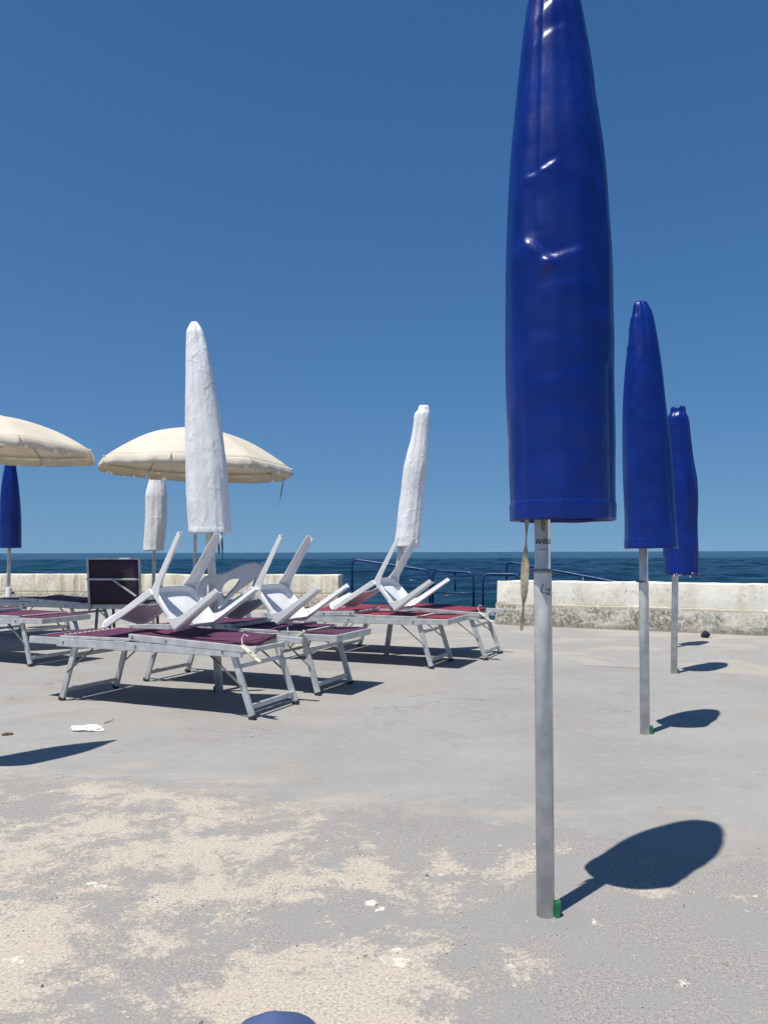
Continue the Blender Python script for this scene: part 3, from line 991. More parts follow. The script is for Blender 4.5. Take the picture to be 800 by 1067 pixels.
# -- open cream parasols ---------------------------------------------------------------
def parasol(base, zt, zr, Rr, phi0, label, seed, strap=None, tilt=(0, 0)):
    root = umbrella(base, 'parasol', label)
    N = 8
    P = 10
    bm = bmesh.new()
    nr = 16
    nseg = N * P

    def pos(a, rr):
        # a in radians; flatten between ribs
        f = ((a - phi0) / (2 * math.pi / N)) % 1.0
        flat = 1 - (1 - math.cos(math.pi / N)) / math.cos((f - 0.5) * 2 * math.pi / N) * 0 - 0.055 * (math.sin(math.pi * f) ** 1.0) * rr ** 1.3
        r_ = Rr * rr * flat
        z_ = zt - (zt - zr) * (0.25 * rr + 0.75 * rr ** 2.2)
        z_ -= 0.022 * math.sin(math.pi * f) * math.sin(math.pi * min(1, rr * 0.9)) * 1.0
        z_ += 0.008 * noise.noise(Vector((math.cos(a) * 3, math.sin(a) * 3, rr * 3 + seed)))
        x_, y_ = r_ * math.cos(a), r_ * math.sin(a)
        return Vector((x_, y_, z_ + x_ * tilt[0] + y_ * tilt[1]))
    rings = []
    for i in range(1, nr + 1):
        rr = i / nr
        rings.append([bm.verts.new(pos(2 * math.pi * k / nseg + phi0, rr)) for k in range(nseg)])
    apex = bm.verts.new((0, 0, zt))
    for k in range(nseg):
        bm.faces.new((apex, rings[0][k], rings[0][(k + 1) % nseg]))
    for i in range(nr - 1):
        for k in range(nseg):
            j = (k + 1) % nseg
            bm.faces.new((rings[i][k], rings[i + 1][k], rings[i + 1][j], rings[i][j]))
    mb = MB.__new__(MB)
    mb.bm = bm
    can = mb.build('canopy', M['cream'], root, smooth=True, solid=0.0015)
    for n in range(N):
        mb = MB()
        K = 28
        rowsv = [[], [], [], []]
        for k in range(K + 1):
            f = 0.006 + 0.988 * k / K
            a = phi0 + (n + f) * 2 * math.pi / N
            p = pos(a, 1.0)
            out = Vector((math.cos(a), math.sin(a), 0))
            flut = 0.022 * noise.noise(Vector((n * 2.1 + seed, f * 6, 0))) + 0.008 * noise.noise(Vector((n * 4.1 + seed, f * 15, 3)))
            ln = 0.105 + 0.012 * noise.noise(Vector((n * 3.3, f * 4, seed))) + 0.006 * noise.noise(Vector((n * 1.3, f * 16, seed)))
            if k == 0 or k == K:
                ln -= 0.015
                flut += 0.012
            q = pos(a, 0.985)
            rowsv[0].append(q + Vector((0, 0, 0.0025)))
            rowsv[1].append(p + out * 0.004 - Vector((0, 0, 0.004)))
            rowsv[2].append(p + out * (0.016 + flut * 0.6) - Vector((0, 0, ln * 0.5)))
            rowsv[3].append(p + out * (0.020 + flut * 1.5) - Vector((0, 0, ln)))
        mb.poly(rowsv, closed=False)
        mb.build('valance_flap', M['cream'], can, smooth=True, solid=0.0012)
    zh = zt - 0.42
    for n in range(N):
        a = phi0 + n * 2 * math.pi / N
        mb = MB()
        pr_ = [pos(a, q) - Vector((0, 0, 0.012)) for q in (0.03, 0.25, 0.5, 0.75, 1.0)]
        mb.tube(pr_, 0.0045, 6)
        rb = mb.build('rib', M['alu_dark'], root)
        mb = MB()
        mb.tube([Vector((0.03 * math.cos(a), 0.03 * math.sin(a), zh)), pos(a, 0.52) - Vector((0, 0, 0.016))], 0.004, 6)
        mb.build('strut', M['alu_dark'], rb)
    mb = MB()
    mb.lathe([(0.030, zh - 0.03), (0.036, zh), (0.030, zh + 0.03)], (0, 0, 0), 14)
    mb.build('hub', M['hinge'], root)
    mb = MB()
    mb.tube([(0, 0, -0.05), (0, 0, zt - 0.01)], 0.021, 16)
    mb.build('pole', M['pole'], root, smooth=True)
    mb = MB()
    mb.lathe([(0.03, zt - 0.005), (0.032, zt + 0.01), (0.016, zt + 0.03), (0.012, zt + 0.055), (0.004, zt + 0.065)], (0, 0, 0), 14)
    mb.build('finial', M['plastic'], root, smooth=True)
    for n in range(N):
        a = phi0 + n * 2 * math.pi / N
        p = pos(a, 1.0)
        mb = MB()
        mb.tube([p - Vector((0, 0, 0.012)), p + Vector((math.cos(a), math.sin(a), -0.25)) * 0.03], 0.008, 8)
        mb.build('rib_tip', M['plastic'], root)
    if strap:
        a = Vector(strap) - root.location
        pts = [a + Vector((0.004 * math.sin(k), 0, -0.035 * k)) for k in range(11)]
        pts = [p + Vector((-0.012 * k * k / 20, 0, 0)) for k, p in enumerate(pts)]
        ribbon(pts, [0.012, 0.012, 0.012, 0.014, 0.018, 0.026, 0.030, 0.030, 0.028, 0.022, 0.008], [0.2 * k for k in range(11)]).build('strap', M['strap_grey'], root)
    return root


DB = 9.4
pB = at(203, 600, DB)
pB.z = 0
zrB = at(206, 486, DB).z
parasol(pB, at(206, 445, DB).z, zrB + 0.01, 1.155, R(1), 'open cream parasol behind the leaning white umbrella, whole canopy in view', 1.0,
        strap=at(295, 497, DB), tilt=(-0.03, 0))
DE = 8.9
pE = at(-14, 600, DE)
pE.z = 0
parasol(pE, at(-14, 431.5, DE).z, at(97, 473, DE).z + 0.10, 1.19, R(-4), 'open cream parasol cut off by the left edge above the slim blue umbrella', 5.0, tilt=(-0.045, 0))


# ------------------------------------------------------------------ loungers
LG = 'sun loungers with mesh beds'
LL = 1.95
WD = 0.57


def lounger(end, flap_right, label, fab, fabkey=0.0, yaw=-24.0, hz=0.0, clip=True):
    """end: near corner of the right-hand end (x, y). local x runs left (negative), y away."""
    root = thing('sun_lounger', Vector((end[0], end[1], 0)), label, 'sun lounger', LG, R(yaw))
    X = (lambda q: -q) if flap_right else (lambda q: -(LL - q))      # q = distance from the flap end
    fq = (0.17, 1.77) if flap_right else (0.30, 1.91)
    tq = (0.29, 1.63) if flap_right else (0.42, 1.76)
    T = 0.445 + hz

    # main frame
    mb = MB()
    for y in (0.0, WD):
        mb.bar((X(0.27), y, T - 0.030), (X(1.84), y, T - 0.030), 0.026, 0.058)
    for q in (0.32, 1.0, 1.80):
        mb.bar((X(q), 0.013, T - 0.035), (X(q), WD - 0.013, T - 0.035), 0.024, 0.030)
    fr = mb.build('frame', M['alu'], root, bevel=0.004)
    # joint sleeves and bolts on the side rails
    for y, s in ((0.0, -1), (WD, 1)):
        mb = MB()
        mb.bar((X(0.80), y, T - 0.030), (X(0.90), y, T - 0.030), 0.033, 0.066)
        mb.build('sleeve', M['alu'], fr, bevel=0.003)
        for q in (0.335, 0.99, 1.70):
            mb = MB()
            mb.tube([(X(q), y + s * 0.012, T - 0.028), (X(q), y + s * 0.0175, T - 0.028)], 0.008, 10)
            mb.build('bolt', M['alu_dark'], fr)
    # fold-out foot section
    mb = MB()
    for y in (0.0, WD):
        mb.bar((X(0.0), y, T - 0.022), (X(0.285), y, T - 0.022), 0.024, 0.050)
    mb.bar((X(0.012), 0.012, T - 0.022), (X(0.012), WD - 0.012, T - 0.022), 0.024, 0.050)
    fs = mb.build('foot_section', M['alu'], root, bevel=0.004)

    def sheet(q0, q1, zf, nm, parent, thick=0.004, inset=0.004, sag=0.02, seed=0.0, nq=24, ny=14):
        mm = MB()
        rows_ = []
        for i in range(nq + 1):
            q = q0 + (q1 - q0) * i / nq
            row = []
            for j in range(ny + 1):
                f = j / ny
                y = inset + (WD - 2 * inset) * f
                e = math.sin(math.pi * f) ** 0.8
                ed = min(1, min(i, nq - i) / 3.0)
                z = zf(q) - sag * e * (0.4 + 0.6 * ed) + 0.006 * noise.noise(Vector((q * 5 + seed, y * 6, 1.3)))
                row.append(Vector((X(q), y, z)))
            rows_.append(row)
        mm.poly(rows_, closed=False)
        return mm.build(nm, fab, parent, smooth=True, solid=thick)
    sheet(0.022, 0.275, lambda q: T + 0.006, 'foot_fabric', fs, sag=0.008, seed=fabkey)
    # middle section: thin trim rails over the frame, bed fabric between
    mb = MB()
    for y in (0.0, WD):
        mb.bar((X(0.30), y, T + 0.009), (X(0.93), y, T + 0.014), 0.022, 0.020)
    ms = mb.build('bed_rails', M['alu'], root, bevel=0.003)
    sheet(0.305, 0.96, lambda q: T + 0.020, 'bed_fabric', ms, sag=0.022, seed=fabkey + 2)
    # lacing between foot and bed section
    mb = MB()
    n = 22
    pts = []
    for k in range(n + 1):
        pts.append(Vector((X(0.278 if k % 2 else 0.312), 0.03 + (WD - 0.06) * k / n, T + 0.016 + (0.004 if k % 2 else 0.002))))
    mb.tube(pts, 0.003, 6)
    mb.build('lacing', M['cord'], ms)
    # back section lies over the frame, falling a little towards the head end
    za, zb = T + 0.055, T + 0.012
    zl = lambda q: za + (zb - za) * (q - 0.93) / (1.95 - 0.93)
    mb = MB()
    for y in (-0.002, WD + 0.002):
        mb.bar((X(0.93), y, za - 0.022), (X(1.95), y, zb - 0.022), 0.026, 0.044)
    mb.bar((X(0.945), 0.014, za - 0.024), (X(0.945), WD - 0.014, za - 0.024), 0.022, 0.030)
    bs = mb.build('back_section', M['alu'], root, bevel=0.004)
    sheet(0.95, 1.73, lambda q: zl(q) + 0.002, 'back_fabric', bs, sag=0.024, seed=fabkey + 4)
    # loose rolled end of the back fabric
    mb = MB()
    rg = []
    for k in range(15):
        f = k / 14
        rg.append(Vector((X(1.735 + 0.02 * math.sin(f * 3 + fabkey)), 0.0 + WD * f, zl(1.735) - 0.002 - 0.020 * math.sin(math.pi * f) + 0.005 * math.sin(f * 9 + fabkey))))
    mb.tube(rg, [0.015 + 0.003 * math.sin(k * 1.7 + fabkey) for k in range(15)], 10)
    mb.build('rolled_hem', fab, bs, smooth=True)
    for y, s in ((0.0, -1), (WD, 1)):
        for q in (0.965, 1.25, 1.90):
            mb = MB()
            mb.tube([(X(q), y + s * 0.012, zl(q) - 0.022), (X(q), y + s * 0.019, zl(q) - 0.022)], 0.009, 10)
            mb.build('bolt', M['alu_dark'], bs)
    # legs, feet, cross bars, braces
    for e in (0, 1):
        inw = 1 if e == 0 else -1
        for y, yo in ((0.02, 1), (WD - 0.02, -1)):
            mb = MB()
            a, b = Vector((X(fq[e]), y, 0.012)), Vector((X(tq[e]), y + 0.005 * yo, T - 0.045))
            mb.bar(a, b, 0.024, 0.042, (1, 0, 0))
            lg = mb.build('leg', M['alu'], root, bevel=0.004)
            mb = MB()
            mb.bar(a + (a - b).normalized() * 0.012, a + (b - a) * 0.03, 0.029, 0.047, (1, 0, 0))
            mb.build('foot_cap', M['rubber'], lg, bevel=0.003)
            mb = MB()
            p = a.lerp(b, 0.50) + Vector((0, -0.016 * yo, 0))
            q_ = Vector((X(tq[e] + inw * 0.17), y - 0.006 * yo, T - 0.062))
            mb.bar(p, q_, 0.006, 0.016, (0, 1, 0))
            mb.build('brace', M['alu_dark'], lg)
        mb = MB()
        f = 0.16
        xa = X(fq[e] + (tq[e] - fq[e]) * f)
        mb.bar((xa, 0.032, 0.012 + (T - 0.057) * f), (xa, WD - 0.032, 0.012 + (T - 0.057) * f), 0.020, 0.032)
        f = 0.80
        xa = X(fq[e] + (tq[e] - fq[e]) * f)
        mb.bar((xa, 0.032, 0.012 + (T - 0.057) * f), (xa, WD - 0.032, 0.012 + (T - 0.057) * f), 0.020, 0.028)
        mb.build('cross_bar', M['alu'], root, bevel=0.003)
    # yellowed plastic buckle of the removed sunshade, dangling on the near rail
    if clip:
        q0 = 1.93 if not flap_right else 0.33
        mb = MB()
        c = Vector((X(q0), -0.030, zl(q0) - 0.035 if not flap_right else T - 0.04))
        if flap_right:
            mb.bar(c + Vector((-0.045, 0, -0.05)), c + Vector((0.055, 0, 0.055)), 0.016, 0.040, (0, 1, 0))
            mb.bar(c + Vector((0.01, 0, -0.01)), c + Vector((0.075, -0.005, 0.07)), 0.022, 0.018, (0, 1, 0))
        else:
            mb.bar(c + Vector((-0.07, 0, 0.045)), c + Vector((0.03, 0, -0.03)), 0.016, 0.042, (0, 1, 0))
            mb.bar(c + Vector((0.02, -0.004, -0.025)), c + Vector((0.075, -0.006, -0.052)), 0.014, 0.026, (0, 1, 0))
        bk = mb.build('buckle', M['clip'], root, bevel=0.006)
        mb = MB()
        mb.tube([c + Vector((0.0, -0.009, 0)), c + Vector((0.0, -0.014, 0))], 0.008, 10)
        mb.build('rivet', M['hinge'], bk)
        mb = MB()
        mb.tube([c + Vector((-0.07, 0.005, 0.05)), c + Vector((-0.085, 0.02, 0.085)), c + Vector((-0.075, 0.03, 0.11)), c + Vector((-0.05, 0.04, 0.10))], 0.003, 6)
        mb.build('tie_cord', M['cord'], bk)
    return root


lounger((-0.80, 4.86), False, 'burgundy mesh lounger in front with grey frame, nearest to the camera', M['purple'], 0.3)
lounger((-0.34, 5.62), True, 'burgundy mesh lounger just behind the front one, white buckle at its foot end', M['purple'], 3.3)
lounger((0.57, 6.89), True, 'faded red mesh lounger under the rightmost tipped chair', M['red'], 6.1, clip=False)
lounger((1.01, 7.48), False, 'faded red mesh lounger farthest right with a dark rolled hem by the sea wall', M['red'], 9.7)
lounger((-3.13, 7.10), True, 'burgundy mesh lounger at the left edge with its foot end towards the camera', M['purple'], 12.9, clip=False)
lounger((-3.62, 9.25), False, 'burgundy mesh lounger in the back row at far left by the blue umbrella', M['purple'], 15.5, clip=False)


# ------------------------------------------------------------------ plastic chairs
def rounded_seat(d0, d1, w0, w1, z, skirt, dish):
    """tray-shaped seat; returns MB"""
    mb = MB()
    N = 48
    rings = []
    for (sc, dz, outw) in ((0.0, -dish, 0), (0.3, -dish * 0.9, 0), (0.6, -dish * 0.6, 0), (0.82, -dish * 0.2, 0), (0.93, 0.0, 0), (0.98, -0.004, 0), (1.0, -0.014, 0.002), (1.0, -skirt, 0.007)):
        ring = []
        for k in range(N):
            a = 2 * math.pi * k / N
            ca, sa = math.cos(a), math.sin(a)
            e = 0.42
            ux = math.copysign(abs(ca) ** e, ca)
            uy = math.copysign(abs(sa) ** e, sa)
            xm, xr = (d0 + d1) / 2, (d1 - d0) / 2
            x = xm + xr * ux * sc
            fr = (x - d0) / (d1 - d0)
            hw = w0 + (w1 - w0) * fr
            y = hw * uy * sc
            if outw:
                x += math.copysign(outw, ca) * abs(ca)
                y += math.copysign(outw, sa) * abs(sa)
            front = max(0, (fr - 0.8) / 0.2) ** 2 * 0.010
            ring.append(Vector((x, y, z + dz - front)))
        rings.append(ring)
    c = mb.bm.verts.new((sum(p.x for p in rings[0]) / N, 0, z - dish))
    rs = [[mb.bm.verts.new(p) for p in r] for r in rings[1:]]
    for k in range(N):
        mb.bm.faces.new((c, rs[0][k], rs[0][(k + 1) % N]))
    for a, b in zip(rs, rs[1:]):
        for k in range(N):
            j = (k + 1) % N
            mb.bm.faces.new((a[k], b[k], b[j], a[j]))
    return mb


def leg_mesh(top, foot, sx, sy, ztop):
    """angle-section moulded leg, flaring into the seat skirt"""
    mb = MB()
    rings = []
    for i in range(13):
        f = i / 12                      # 0 foot .. 1 top
        z = foot[2] + (ztop - foot[2]) * f
        x = foot[0] + (top[0] - foot[0]) * f
        y = foot[1] + (top[1] - foot[1]) * f
        a = 0.040 + 0.020 * f + 0.06 * max(0, f - 0.72) ** 2 * 12
        b = 0.062 + 0.020 * f + 0.06 * max(0, f - 0.72) ** 2 * 12
        th = 0.007
        c = 0.012
        ring = [(x - sx * c * 0.3, y - sy * c * 0.3), (x - sx * c, y), (x - sx * a, y), (x - sx * a, y - sy * th), (x - sx * (c + th), y - sy * th), (x - sx * th, y - sy * (c + th)), (x - sx * th, y - sy * b), (x, y - sy * b), (x, y - sy * c)]
        rings.append([Vector((p[0], p[1], z)) for p in ring])
    mb.poly(rings)
    return mb


CG = 'white plastic chairs tipped over on the loungers'
SD = 0.34       # seat depth
SH = 0.465


def back_pos(s, t):
    z = SH - 0.02 + 0.545 * t - 0.06 * abs(s) ** 6 * t
    x = 0.015 - 0.085 * t - 0.12 * (1 - s * s) * (0.12 + 0.88 * t ** 0.5)
    y = s * (0.214 - 0.004 * t)
    return Vector((x, y, z))


def chair(mat4, label):
    root = thing('plastic_chair', (0, 0, 0), label, 'chair', CG)
    root.matrix_world = mat4
    rounded_seat(0.0, SD, 0.205, 0.222, SH, 0.055, 0.016).build('seat', M['plastic'], root, smooth=True, solid=0.004, off=-1)
    mb = MB()
    ns, nt = 32, 26
    vs = {}

    def V_(i, j):
        if (i, j) not in vs:
            vs[(i, j)] = mb.bm.verts.new(back_pos(-1 + 2 * i / ns, j / nt))
        return vs[(i, j)]
    for i in range(ns):
        for j in range(nt):
            s = -1 + 2 * (i + 0.5) / ns
            t = (j + 0.5) / nt
            # opening above the seat with an arched top edge
            lo = 0.02
            hi = 0.60 - 0.24 * (s / 0.84) ** 4
            if abs(s) < 0.84 and lo < t < hi:
                continue
            mb.bm.faces.new((V_(i, j), V_(i + 1, j), V_(i + 1, j + 1), V_(i, j + 1)))
    mb.build('backrest', M['plastic'], root, smooth=True, solid=0.0065, off=0, sub=1)
    # rolled stiffening edge along the posts and the top
    mb = MB()
    path = [back_pos(-1, j / 16) for j in range(17)] + [back_pos(-1 + 2 * i / 24, 1) for i in range(1, 25)] + [back_pos(1, 1 - j / 16) for j in range(1, 17)]
    mb.tube([p + Vector((0.006, 0, 0)) for p in path], 0.0095, 8)
    mb.build('back_rim', M['plastic'], root, smooth=True)
    for sy in (1, -1):                      # broad flat posts that carry on from the rear legs
        mb = MB()
        rings = []
        for j in range(13):
            p = back_pos(sy, j / 12)
            wd = 0.046 - 0.008 * (j / 12)
            rings.append([p + Vector((-wd * 0.75, 0.011, 0)), p + Vector((wd * 0.40, 0.011, 0)), p + Vector((wd * 0.40, -0.011, 0)), p + Vector((-wd * 0.75, -0.011, 0))])
        mb.poly(rings)
        mb.build('back_post', M['plastic'], root, bevel=0.005)
    for sx, sy in ((1, 1), (1, -1), (-1, 1), (-1, -1)):
        if sx > 0:
            tp, ft = (SD + 0.004, 0.226 * sy), (SD + 0.045, 0.250 * sy, 0.0)
        else:
            tp, ft = (-0.006, 0.212 * sy), (-0.155, 0.240 * sy, 0.0)
        o = leg_mesh(tp, ft, sx, sy, SH - 0.008).build('leg', M['plastic'], root, bevel=0.0025)
    return root


def tipped(nearF, yaw, zc, label, roll=0.0):
    """legs-up chair resting on the top of its backrest and its front seat edge"""
    B = Vector((back_pos(1, 1).x + 0.012, 0, back_pos(1, 1).z))
    F = Vector((SD + 0.006, 0, SH - 0.005))
    e1 = (F - B).normalized()
    e2 = Vector((-e1.z, 0, e1.x))
    if e2.z > 0:
        e2 = -e2                               # towards the feet
    e3 = e1.cross(e2)
    u = Vector((math.cos(R(yaw)), math.sin(R(yaw)), 0))
    z = Vector((0, 0, 1))
    wv = u.cross(z)
    A = Matrix((e1, e2, e3)).transposed()
    Bm = Matrix((u, z, wv)).transposed()
    rot = Bm @ A.transposed()
    # near-side front corner of the seat lands on nearF
    side = 1 if (rot @ Vector((0, 1, 0))).y < 0 else -1
    loc = Vector((nearF[0], nearF[1], zc)) - rot @ (F + Vector((0, side * 0.215, 0)))
    return chair(Matrix.Translation(loc) @ rot.to_4x4(), label)


tipped((-1.415, 5.25), -24, 0.515, 'white plastic chair tipped legs up on the front lounger, leftmost of three')
tipped((-0.80, 5.80), -24, 0.505, 'white plastic chair tipped legs up, half in shadow, between the other two tipped chairs')
tipped((0.10, 7.09), -24, 0.505, 'white plastic chair tipped legs up on the red lounger, rightmost of three')


# ------------------------------------------------------------------ upright armchairs (stack)
def plate(outer, holes, thick, name, mat, parent, bevel=0.0):
    """flat moulded panel in the local x-z plane with holes"""
    cu = bpy.data.curves.new('panel_curve', 'CURVE')
    cu.dimensions = '2D'
    cu.fill_mode = 'BOTH'
    cu.extrude = thick / 2
    cu.bevel_depth = bevel
    for pl in [outer] + holes:
        sp = cu.splines.new('BEZIER')
        sp.bezier_points.add(len(pl) - 1)
        for p, bp in zip(pl, sp.bezier_points):
            bp.co = (p[0], p[1], 0)
            bp.handle_left_type = bp.handle_right_type = 'AUTO'
        sp.use_cyclic_u = True
    cu.resolution_u = 6
    to = bpy.data.objects.new('panel_tmp', cu)
    COL.objects.link(to)
    dg = bpy.context.evaluated_depsgraph_get()
    me = bpy.data.meshes.new_from_object(to.evaluated_get(dg))
    bpy.data.objects.remove(to)
    bm = bmesh.new()
    bm.from_mesh(me)
    for v in bm.verts:
        v.co = Vector((v.co.x, -v.co.z, v.co.y))
    mb = MB.__new__(MB)
    mb.bm = bm
    return mb.build(name, mat, parent)


def armchair(loc, rz, label):
    root = thing('plastic_armchair', loc, label, 'armchair', 'stacked plastic armchairs', rz)
    m_ = M['plastic_shaded']
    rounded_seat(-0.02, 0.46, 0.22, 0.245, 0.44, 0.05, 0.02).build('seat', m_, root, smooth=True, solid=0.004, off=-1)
    for sy in (1, -1):
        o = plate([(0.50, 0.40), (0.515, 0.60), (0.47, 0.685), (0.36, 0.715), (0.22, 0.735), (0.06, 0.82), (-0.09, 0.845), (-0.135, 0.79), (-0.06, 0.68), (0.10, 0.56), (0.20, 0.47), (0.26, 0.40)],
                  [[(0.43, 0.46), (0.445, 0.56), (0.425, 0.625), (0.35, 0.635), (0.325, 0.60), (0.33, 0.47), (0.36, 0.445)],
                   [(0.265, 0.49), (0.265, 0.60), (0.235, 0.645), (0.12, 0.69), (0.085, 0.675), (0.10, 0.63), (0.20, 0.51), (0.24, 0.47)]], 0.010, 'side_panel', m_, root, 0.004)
        o.location = (0, sy * 0.262, 0)
        # broad flat arm rest along the top of the panel
        mb = MB()
        pts = [(0.515, 0.59), (0.475, 0.685), (0.36, 0.718), (0.22, 0.738), (0.06, 0.823), (-0.09, 0.85)]
        rings = []
        for k, (x, z) in enumerate(pts):
            wd = (0.040, 0.056, 0.060, 0.056, 0.046, 0.036)[k]
            rings.append([Vector((x, sy * 0.262 - wd / 2, z - 0.006)), Vector((x, sy * 0.262 + wd / 2, z - 0.006)), Vector((x, sy * 0.262 + wd / 2 * 0.9, z + 0.007)), Vector((x, sy * 0.262 - wd / 2 * 0.9, z + 0.007))])
        mb.poly(rings)
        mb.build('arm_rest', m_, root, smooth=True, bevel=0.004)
    mb = MB()
    rows_ = []
    for j in range(13):
        t = j / 12
        row = []
        for i in range(25):
            s = -1 + 2 * i / 24
            row.append(Vector((-0.01 - 0.12 * t - 0.05 * (1 - s * s), s * 0.255, 0.42 + (0.44 - 0.05 * s ** 4) * t)))
        rows_.append(row)
    mb.poly(rows_, closed=False)
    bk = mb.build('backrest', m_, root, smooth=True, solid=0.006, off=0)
    for sx, sy in ((1, 1), (1, -1), (-1, 1), (-1, -1)):
        if sx > 0:
            tp, ft = (0.50, 0.262 * sy), (0.53, 0.28 * sy, 0.0)
        else:
            tp, ft = (-0.01, 0.23 * sy), (-0.08, 0.25 * sy, 0.0)
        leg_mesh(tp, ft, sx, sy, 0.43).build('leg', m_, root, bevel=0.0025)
    return root


sp0 = at(237, 600, 9.2)
ac = armchair(Vector((sp0.x + 0.235, sp0.y + 0.03, 0)), R(191.5), 'plastic armchair, coloured grey for shade, with openings in its side, standing upright behind the tipped chairs')
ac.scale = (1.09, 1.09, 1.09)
del ac['group']

# ------------------------------------------------------------------ deck chair with raised dark back
DK = 9.15
dkl, dkr = at(93.5, 600, DK), at(146.5, 600, DK - 0.08)
dc = thing('deck_chair', ((dkl.x + dkr.x) / 2, DK, 0), 'folding deck chair with raised dark plum mesh back, seen from behind by the sea wall', 'deck chair', None, R(-5))
hw_ = (dkr.x - dkl.x) / 2
zt_ = at(94, 581.5, DK).z
lean = -0.08
mb = MB()
for s in (-1, 1):
    mb.bar((s * hw_, 0.0, 0.36), (s * hw_, lean, zt_), 0.026, 0.026, (0, 1, 0))
mb.bar((-hw_, lean, zt_ - 0.008), (hw_, lean, zt_ - 0.008), 0.02, 0.02)
bf = mb.build('back_frame', M['alu'], dc, bevel=0.004)
mb = MB()
rows_ = []
for j in range(9):
    t = j / 8
    rows_.append([Vector((-hw_ + 0.012 + (2 * hw_ - 0.024) * i / 12, 0.0 + lean * (0.1 + 0.88 * t) + 0.012 * math.sin(math.pi * i / 12), 0.44 + (zt_ - 0.46) * t)) for i in range(13)])
mb.poly(rows_, closed=False)
mb.build('back_fabric', M['plum'], bf, smooth=True, solid=0.004)
mb = MB()
zb_ = at(94, 603.5, DK).z
mb.bar((-hw_ - 0.02, lean * 0.6 - 0.020, zb_), (hw_ + 0.02, lean * 0.6 - 0.020, zb_), 0.014, 0.024)
mb.build('back_bar', M['alu'], bf, bevel=0.003)
mb = MB()
mb.bar((-0.02, lean * 0.6 - 0.036, zb_ + 0.012), (0.27, -0.05, zb_ - 0.20), 0.016, 0.046, (0, 1, 0))
mb.build('prop_arm', M['alu'], dc, bevel=0.004)
mb = MB()
mb.bar((-hw_ - 0.2, 0.03, 0.415), (hw_ + 0.05, 0.03, 0.415), 0.026, 0.062)
for s in (-1, 1):
    mb.bar((s * hw_, 0.043, 0.40), (s * hw_, 0.60, 0.45), 0.026, 0.03)
mb.bar((-hw_, 0.60, 0.45), (hw_, 0.60, 0.45), 0.026, 0.028)
sf = mb.build('seat_frame', M['alu'], dc, bevel=0.004)
mb = MB()
mb.poly([[Vector((-hw_ + 0.015 + (2 * hw_ - 0.03) * i / 8, 0.05 + 0.54 * j / 8, 0.425 + 0.04 * j / 8 - 0.03 * math.sin(math.pi * i / 8))) for i in range(9)] for j in range(9)], closed=False)
mb.build('seat_fabric', M['purple'], sf, smooth=True, solid=0.004)
for sx in (-1, 1):
    mb = MB()
    mb.bar((sx * (hw_ - 0.06), 0.07, 0.39), (sx * (hw_ - 0.06), 0.02, 0.0), 0.024, 0.03, (1, 0, 0))
    mb.build('leg', M['alu_dark'], dc, bevel=0.003)
    mb = MB()
    mb.bar((sx * (hw_ - 0.03), 0.56, 0.43), (sx * (hw_ - 0.03), 0.62, 0.0), 0.024, 0.03, (1, 0, 0))
    mb.build('leg', M['alu_dark'], dc, bevel=0.003)


# ------------------------------------------------------------------ blue railings at the steps
def arc_path(pts, r=0.13, n=7):
    out = [Vector(pts[0])]
    for a, b, c in zip(pts, pts[1:], pts[2:]):
        a, b, c = Vector(a), Vector(b), Vector(c)
        p0 = b + (a - b).normalized() * r
        p1_ = b + (c - b).normalized() * r
        for k in range(n + 1):
            t = k / n
            out.append(p0 * (1 - t) ** 2 + b * 2 * t * (1 - t) + p1_ * t ** 2)
    out.append(Vector(pts[-1]))
    return out


def railing(name, label, loops, posts, origin):
    root = thing(name, origin, label, 'railing', 'blue railings along the steps to the sea')
    o = Vector(origin)
    for pts, nm, r in loops:
        mb = MB()
        mb.tube(arc_path([Vector(p) - o for p in pts]), r, 10)
        mb.build(nm, M['rail'], root, smooth=True)
    for a, b in posts:
        mb = MB()
        mb.tube([Vector(a) - o, Vector(b) - o], 0.016, 8)
        mb.build('post', M['rail'], root, smooth=True)
    return root


def dn(p, z):
    return Vector((p.x, p.y, z))


d_a, d_b = 15.0, 14.6
a0 = at(366.8, 582.6, d_a)
a1 = at(447.8, 594.6, d_b)
railing('railing', 'tall blue handrail sloping down to the right of the left wall end', [([dn(a0, -0.3), a0, a1, dn(a1, -0.5)], 'handrail', 0.022)],
        [], (a0.x, a0.y, -0.3))
b0, b1_ = at(450.6, 594.4, 14.4), at(493, 596.8, 14.0)
mid0, mid1 = at(451, 617, 14.4), at(494, 618.5, 14.0)
railing('railing', 'blue railing panel with a short middle upright, between the two sea walls',
        [([dn(b0, -0.35), b0, b1_, dn(b1_, -0.35)], 'frame', 0.021), ([mid0, mid0.lerp(mid1, 0.5), mid1], 'mid_rail', 0.014)],
        [(at(474, 596, 14.2), at(474, 616, 14.2))], (b0.x, b0.y, -0.35))
c0, c1_ = at(502.6, 598, 13.0), at(541, 598.4, 12.8)
railing('railing', 'blue railing panel starting beside the left end of the right sea wall',
        [([dn(c0, -0.3), c0, c1_, dn(c1_, -0.3)], 'frame', 0.019)], [(at(538, 598, 12.82), at(538, 612, 12.82))], (c0.x, c0.y, -0.3))
e0, e1_ = at(527.2, 585, 13.4), at(652, 608.5, 12.3)
railing('railing', 'long blue handrail descending behind the right sea wall',
        [([dn(e0, -0.3), e0, e1_, dn(e1_, -0.4)], 'handrail', 0.020)],
        [(e0.lerp(e1_, f) + Vector((0, 0, -0.01)), dn(e0.lerp(e1_, f), -0.4)) for f in (0.36, 0.66, 0.83)], (e0.x, e0.y, -0.3))


